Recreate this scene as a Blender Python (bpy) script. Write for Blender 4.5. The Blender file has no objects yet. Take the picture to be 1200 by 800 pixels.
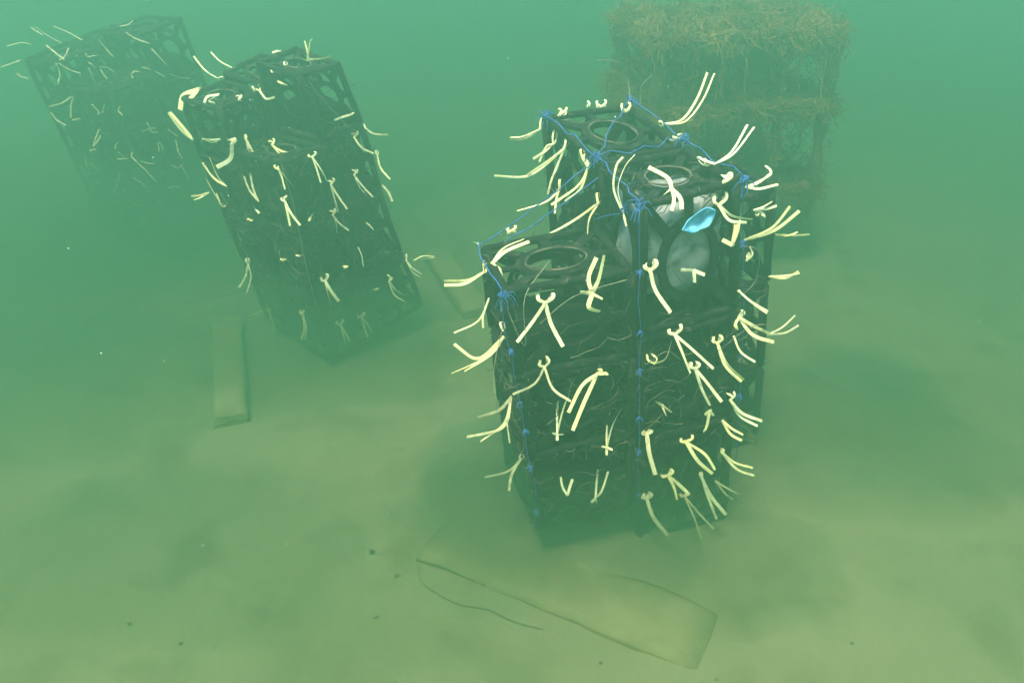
import bpy, bmesh, math, random
import numpy as np
from mathutils import Vector, Matrix, noise
R = math.radians
C = bpy.context.scene.collection
scene = bpy.context.scene

# ---------------------------------------------------------------- camera
cam = bpy.data.cameras.new("camera"); cam_o = bpy.data.objects.new("camera", cam); C.objects.link(cam_o)
cam.sensor_width = 36; cam.lens = 30.0; cam.clip_start = 0.02; cam.clip_end = 500
cam_o.location = (0, 0, 2.0); cam_o.rotation_euler = (R(60), 0, 0)
scene.camera = cam_o

# ---------------------------------------------------------------- light
SUN_EL, SUN_AZ = R(70), R(-145)          # azimuth measured from +Y towards +X
world = bpy.data.worlds.new("World"); scene.world = world; world.use_nodes = True
wn = world.node_tree.nodes; wl = world.node_tree.links
sky = wn.new("ShaderNodeTexSky"); sky.sky_type = 'NISHITA'; sky.sun_disc = False
sky.sun_elevation = SUN_EL; sky.sun_rotation = SUN_AZ
wl.new(sky.outputs[0], wn["Background"].inputs[0]); wn["Background"].inputs[1].default_value = .09
sun = bpy.data.lights.new("sun", 'SUN'); sun.energy = 1.5; sun.angle = R(12); sun.color = (1, .95, .86)
sun_o = bpy.data.objects.new("sun", sun); C.objects.link(sun_o)
sd = Vector((math.sin(SUN_AZ)*math.cos(SUN_EL), math.cos(SUN_AZ)*math.cos(SUN_EL), math.sin(SUN_EL)))
sun_o.rotation_euler = sd.to_track_quat('Z', 'Y').to_euler(); sun_o.location = sd*20
scene.view_settings.view_transform = 'Standard'; scene.view_settings.look = 'None'
scene.view_settings.exposure = 3.48; scene.view_settings.gamma = 1
scene.cycles.volume_bounces = 8; scene.cycles.max_bounces = 12

# ---------------------------------------------------------------- helpers
rnd = random.Random(7)
def tag(o, label=None, cat=None, group=None, kind=None):
    if label: o["label"] = label
    if cat: o["category"] = cat
    if group: o["group"] = group
    if kind: o["kind"] = kind
    return o
def empty(name, loc, parent=None):
    o = bpy.data.objects.new(name, None); C.objects.link(o); o.location = loc; o.empty_display_size = .1
    if parent: o.parent = parent
    return o
class MB:
    """collects faces, links them as one mesh object (coordinates are world coordinates)"""
    def __init__(s): s.v = []; s.f = []
    def add(s, vs, fs):
        b = len(s.v); s.v += [tuple(p) for p in vs]; s.f += [tuple(i+b for i in f) for f in fs]
    def quadbox(s, c):            # eight corners, bottom ring then top ring
        s.add(c, [(0,3,2,1),(4,5,6,7),(0,1,5,4),(1,2,6,5),(2,3,7,6),(3,0,4,7)])
    def tube(s, pts, rad, n=6, closed=False, flat=None):
        pts = [Vector(p) for p in pts]; m = len(pts)
        rads = rad if isinstance(rad, (list, tuple)) else [rad]*m
        vs = []; prev = None
        for i, p in enumerate(pts):
            a = pts[(i-1) % m] if (closed or i) else p
            b = pts[(i+1) % m] if (closed or i < m-1) else p
            t = (b-a)
            if t.length < 1e-9: t = Vector((0,0,1))
            t.normalize()
            if prev is None: prev = t.orthogonal()
            x = prev - t*prev.dot(t)
            if x.length < 1e-6: x = t.orthogonal()
            x.normalize(); y = t.cross(x); prev = x
            for k in range(n):
                an = 2*math.pi*k/n
                vs.append(p + (x*math.cos(an) + y*math.sin(an))*rads[i])
        fs = []
        for i in range(m if closed else m-1):
            j = (i+1) % m
            for k in range(n):
                l = (k+1) % n
                fs.append((i*n+k, i*n+l, j*n+l, j*n+k))
        if not closed:
            fs.append(tuple(range(n))[::-1]); fs.append(tuple((m-1)*n+k for k in range(n)))
        s.add(vs, fs)
    def ribbon(s, pts, nor, w, th=.0012, taper=True):
        """a thin strip with a lens-shaped section; nor = list of surface normals"""
        pts = [Vector(p) for p in pts]; m = len(pts); vs = []
        for i, p in enumerate(pts):
            t = pts[min(i+1, m-1)] - pts[max(i-1, 0)]
            t = t.normalized() if t.length > 1e-9 else Vector((0,0,1))
            nn = Vector(nor[i]) if isinstance(nor, list) else Vector(nor)
            x = t.cross(nn); x = x.normalized() if x.length > 1e-6 else t.orthogonal().normalized()
            y = x.cross(t).normalized(); h = w*.5
            if taper and i == 0: h *= .7
            vs += [p - x*h - y*th*.2, p + y*(th*.4), p + x*h - y*th*.2, p - y*(th*.4)]
        fs = []
        for i in range(m-1):
            for k in range(4):
                l = (k+1) % 4
                fs.append((i*4+k, (i+1)*4+k, (i+1)*4+l, i*4+l))
        fs += [(0,1,2,3), tuple((m-1)*4+k for k in (3,2,1,0))]
        s.add(vs, fs)
    def build(s, name, mat, parent=None, smooth=False):
        me = bpy.data.meshes.new(name); me.from_pydata(s.v, [], s.f); me.update()
        if smooth: me.polygons.foreach_set("use_smooth", [True]*len(me.polygons))
        me.materials.append(mat)
        o = bpy.data.objects.new(name, me); C.objects.link(o)
        if parent:
            o.parent = parent; o.matrix_parent_inverse = world_of(parent).inverted()
        return o
def world_of(o):
    m = Matrix.Translation(o.location) if o.parent is None else o.matrix_basis.copy()
    if o.parent: m = world_of(o.parent) @ o.matrix_parent_inverse @ m
    return m
def catmull(pts, n=5):
    P = [Vector(p) for p in pts]
    if len(P) == 2: return [P[0].lerp(P[1], i/n) for i in range(n+1)]
    out = []
    for i in range(len(P)-1):
        a = P[i-1] if i else P[0]*2-P[1]; b = P[i]; c = P[i+1]; d = P[i+2] if i+2 < len(P) else P[-1]*2-P[-2]
        for k in range(n):
            t = k/n
            out.append(.5*((2*b) + (c-a)*t + (2*a-5*b+4*c-d)*t*t + (3*b-a-3*c+d)*t**3))
    return out+[P[-1]]

# ---------------------------------------------------------------- materials
def mat(name, col, rough=.7, var=None, scale=8, detail=6, bump=0, bscale=40, spec=.3, coords='Object', mix2=None, scale2=40):
    m = bpy.data.materials.new(name); m.use_nodes = True; nt = m.node_tree; b = nt.nodes["Principled BSDF"]
    b.inputs["Roughness"].default_value = rough; b.inputs["Specular IOR Level"].default_value = spec
    b.inputs["Base Color"].default_value = (*col, 1)
    tc = nt.nodes.new("ShaderNodeNewGeometry")
    if var:
        nz = nt.nodes.new("ShaderNodeTexNoise"); nz.inputs["Scale"].default_value = scale; nz.inputs["Detail"].default_value = detail
        nt.links.new(tc.outputs["Position"], nz.inputs["Vector"])
        cr = nt.nodes.new("ShaderNodeValToRGB"); cr.color_ramp.elements[0].position = .36; cr.color_ramp.elements[1].position = .66
        cr.color_ramp.elements[0].color = (*col, 1); cr.color_ramp.elements[1].color = (*var, 1)
        nt.links.new(nz.outputs["Fac"], cr.inputs[0]); last = cr.outputs[0]
        if mix2:
            n2 = nt.nodes.new("ShaderNodeTexNoise"); n2.inputs["Scale"].default_value = scale2; n2.inputs["Detail"].default_value = 5
            nt.links.new(tc.outputs["Position"], n2.inputs["Vector"])
            r2 = nt.nodes.new("ShaderNodeValToRGB"); r2.color_ramp.elements[0].position = .52; r2.color_ramp.elements[1].position = .68
            nt.links.new(n2.outputs["Fac"], r2.inputs[0])
            mx = nt.nodes.new("ShaderNodeMix"); mx.data_type = 'RGBA'
            nt.links.new(r2.outputs[0], mx.inputs[0]); nt.links.new(last, mx.inputs[6]); mx.inputs[7].default_value = (*mix2, 1)
            last = mx.outputs[2]
        nt.links.new(last, b.inputs["Base Color"])
    if bump:
        n3 = nt.nodes.new("ShaderNodeTexNoise"); n3.inputs["Scale"].default_value = bscale; n3.inputs["Detail"].default_value = 6
        nt.links.new(tc.outputs["Position"], n3.inputs["Vector"])
        bp = nt.nodes.new("ShaderNodeBump"); bp.inputs["Strength"].default_value = bump; bp.inputs["Distance"].default_value = .01
        nt.links.new(n3.outputs["Fac"], bp.inputs["Height"]); nt.links.new(bp.outputs[0], b.inputs["Normal"])
    return m
def translucent(m, amt):
    nt = m.node_tree; b = nt.nodes["Principled BSDF"]; out = nt.nodes["Material Output"]
    tr = nt.nodes.new("ShaderNodeBsdfTranslucent"); mx = nt.nodes.new("ShaderNodeMixShader"); mx.inputs[0].default_value = amt
    src = b.inputs["Base Color"].links[0].from_socket if b.inputs["Base Color"].links else None
    if src: nt.links.new(src, tr.inputs[0])
    else: tr.inputs[0].default_value = b.inputs["Base Color"].default_value
    nt.links.new(b.outputs[0], mx.inputs[1]); nt.links.new(tr.outputs[0], mx.inputs[2]); nt.links.new(mx.outputs[0], out.inputs[0])
M_PLASTIC = mat("black_plastic", (.005,.0055,.005), .8, (.009,.009,.006), 14, 6, .5, 60, .12, mix2=(.032,.027,.014), scale2=38)
M_NET = mat("black_net", (.004,.004,.0035), .9, (.009,.0085,.006), 30, 6, .6, 90, .1)
M_STRAND = mat("silted_strand", (.015,.013,.008), .9, (.12,.10,.055), 20, 4, 0)
M_STRIP = mat("pale_strip", (.90,.84,.37), .6, (.85,.75,.28), 22, 4, .12, 200, .3, mix2=(.66,.58,.32), scale2=70); translucent(M_STRIP, .22)
M_STRIP2 = mat("creamy_strip", (.88,.84,.46), .6, (.80,.74,.34), 18, 4, .12, 200, .3, mix2=(.58,.52,.30), scale2=50); translucent(M_STRIP2, .22)
M_STRIP3 = mat("stained_strip", (.78,.70,.34), .65, (.62,.55,.26), 26, 4, .12, 200, .3, mix2=(.42,.38,.20), scale2=60); translucent(M_STRIP3, .22)
M_ROPE = mat("blue_rope", (.014,.058,.17), .8, (.035,.115,.26), 60, 3, .3, 300)
M_WIRE = mat("pale_wire", (.26,.24,.14), .6, (.14,.12,.07), 40)
M_GREY = mat("grey_sheet", (.25,.25,.215), .85, (.16,.16,.135), 12, 5, .15, 50, mix2=(.08,.08,.06), scale2=26)
M_BLUE = mat("bright_blue_plastic", (.04,.20,.30), .55, (.13,.38,.46), 30, 3, .3, 60)
M_SAND = mat("sand", (.38,.30,.15), .95, (.47,.38,.20), 1.3, 9, .4, 60, .1, mix2=(.32,.25,.12), scale2=4)
M_BEAM = mat("silted_concrete", (.38,.295,.135), .95, (.45,.355,.165), 5, 8, .5, 50, .1, mix2=(.33,.255,.12), scale2=14)
M_ALGAE = mat("brown_algae", (.09,.042,.011), .95, (.185,.095,.022), 3, 6, 0, mix2=(.30,.17,.04), scale2=5); translucent(M_ALGAE, .25)
M_CAGE = mat("overgrown_frame", (.035,.022,.008), .95, (.11,.065,.02), 10, 6, .8, 50)
M_DARKBIT = mat("dark_debris_pit_shade", (.05,.045,.025), .9, (.11,.095,.05), 30)
M_CORD = mat("silted_cord", (.17,.14,.075), .9, (.24,.19,.10), 30)
M_FLECK = mat("pale_fleck", (.42,.42,.33), .9)

# ---------------------------------------------------------------- sea floor
BUMPS = [(-.05,2.32,.07,.35),(1.3,2.2,.03,.5)]
def ground_z(x, y):
    z = .035*noise.noise((x*.55, y*.55, 3.1)) + .014*noise.noise((x*1.9, y*1.9, 7)) + .006*noise.noise((x*6, y*6, 1))
    z += .004*noise.noise((x*16, y*16, 4))
    z -= .32*math.exp(-((x+2.25)**2/2.4+(y-5.3)**2/1.9))    # the floor falls away on the far left
    for bx, by, h, r in BUMPS: z += h*math.exp(-((x-bx)**2+(y-by)**2)/(2*r*r))
    for px, py, pr in PITS: 
        d2 = ((x-px)**2+(y-py)**2)/(pr*pr)
        if d2 < 9: z += -.022*math.exp(-d2) + .007*math.exp(-(math.sqrt(d2)-1.5)**2*3)
    return z
PITS = [(-.36,1.97,.018),(-.43,2.07,.014),(-.33,2.09,.014),(-.41,1.82,.016),(-.24,2.03,.012),(-.30,1.9,.009),(-.48,1.98,.008),(-.7,2.3,.014),(-.66,1.75,.012),(-.2,1.75,.01),(-.52,2.2,.012),(-.3,2.2,.011)]
def build_seabed():
    n = 300; g = [math.sinh(-4.6 + 9.2*i/n)/math.sinh(4.6)*29.5 for i in range(n+1)]
    vs = [(x, y+2.3, ground_z(x, y+2.3)) for y in g for x in g]
    fs = [(j*(n+1)+i, j*(n+1)+i+1, (j+1)*(n+1)+i+1, (j+1)*(n+1)+i) for j in range(n) for i in range(n)]
    b = MB(); b.v = vs; b.f = fs
    tag(b.build("seabed", M_SAND, None, True), kind="structure")
build_seabed()

# ---------------------------------------------------------------- water haze
HAZE_DENSITY = 0.27
def build_haze():
    b = MB(); x = 31; z0, z1 = -1.8, 2.35
    b.quadbox([(-x,-x+2.3,z0),(x,-x+2.3,z0),(x,x+2.3,z0),(-x,x+2.3,z0),(-x,-x+2.3,z1),(x,-x+2.3,z1),(x,x+2.3,z1),(-x,x+2.3,z1)])
    m = bpy.data.materials.new("haze"); m.use_nodes = True; nt = m.node_tree; nt.nodes.clear()
    out = nt.nodes.new("ShaderNodeOutputMaterial"); pv = nt.nodes.new("ShaderNodeVolumePrincipled")
    pv.inputs["Color"].default_value = (.15,.362,.2,1); pv.inputs["Absorption Color"].default_value = (0,0,0,1)
    pv.inputs["Density"].default_value = HAZE_DENSITY; pv.inputs["Anisotropy"].default_value = .58
    pv.inputs["Density Attribute"].default_value = ""
    nt.links.new(pv.outputs[0], out.inputs["Volume"])
    m.cycles.homogeneous_volume = True
    o = b.build("haze", m); tag(o, kind="stuff")
build_haze()
def build_silt():      # the stirred-up silt that hangs over the floor
    b = MB(); x = 30.2; z0, z1 = -1.4, .42
    b.quadbox([(-x,-x+2.3,z0),(x,-x+2.3,z0),(x,x+2.3,z0),(-x,x+2.3,z0),(-x,-x+2.3,z1),(x,-x+2.3,z1),(x,x+2.3,z1),(-x,x+2.3,z1)])
    m = bpy.data.materials.new("silt_haze"); m.use_nodes = True; nt = m.node_tree; nt.nodes.clear()
    out = nt.nodes.new("ShaderNodeOutputMaterial"); pv = nt.nodes.new("ShaderNodeVolumePrincipled")
    pv.inputs["Color"].default_value = (.15,.362,.2,1); pv.inputs["Absorption Color"].default_value = (0,0,0,1)
    pv.inputs["Density"].default_value = 1.35; pv.inputs["Anisotropy"].default_value = .58
    pv.inputs["Density Attribute"].default_value = ""
    nt.links.new(pv.outputs[0], out.inputs["Volume"]); m.cycles.homogeneous_volume = True
    tag(b.build("silt_haze", m), kind="stuff")
build_silt()

def build_clouds():    # thicker puffs of silt round the feet of the towers
    m = bpy.data.materials.new("silt_cloud"); m.use_nodes = True; nt = m.node_tree; nt.nodes.clear()
    out = nt.nodes.new("ShaderNodeOutputMaterial"); pv = nt.nodes.new("ShaderNodeVolumePrincipled")
    pv.inputs["Color"].default_value = (.15,.362,.2,1); pv.inputs["Absorption Color"].default_value = (0,0,0,1)
    pv.inputs["Density"].default_value = .95; pv.inputs["Anisotropy"].default_value = .3; pv.inputs["Density Attribute"].default_value = ""
    nt.links.new(pv.outputs[0], out.inputs["Volume"]); m.cycles.homogeneous_volume = True
    r = random.Random(21)
    for x, y, z, a, b_, c in ((.10,2.15,.10,.50,.38,.33),(.66,2.0,.02,.42,.30,.20),(-.02,2.2,.1,.34,.3,.36),(-.82,3.25,.08,.55,.42,.32),(-.30,1.75,.0,.6,.5,.16),(-1.9,3.1,.0,.9,.7,.22),(1.25,2.7,.02,.6,.6,.30),(-1.1,2.1,.0,.7,.45,.15)):
        bm = bmesh.new(); bmesh.ops.create_icosphere(bm, subdivisions=4, radius=1); s = r.uniform(0, 9)
        for v in bm.verts:
            k = 1 + .30*noise.noise(v.co*1.3+Vector((s,0,0))) + .12*noise.noise(v.co*3+Vector((s,4,0)))
            v.co = (x+v.co.x*a*k, y+v.co.y*b_*k, z+v.co.z*c*k)
        mb = MB(); bm.verts.index_update(); mb.add([v.co for v in bm.verts], [[v.index for v in f.verts] for f in bm.faces]); bm.free()
        tag(mb.build("silt_cloud", m, None, True), kind="stuff")
build_clouds()
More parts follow.
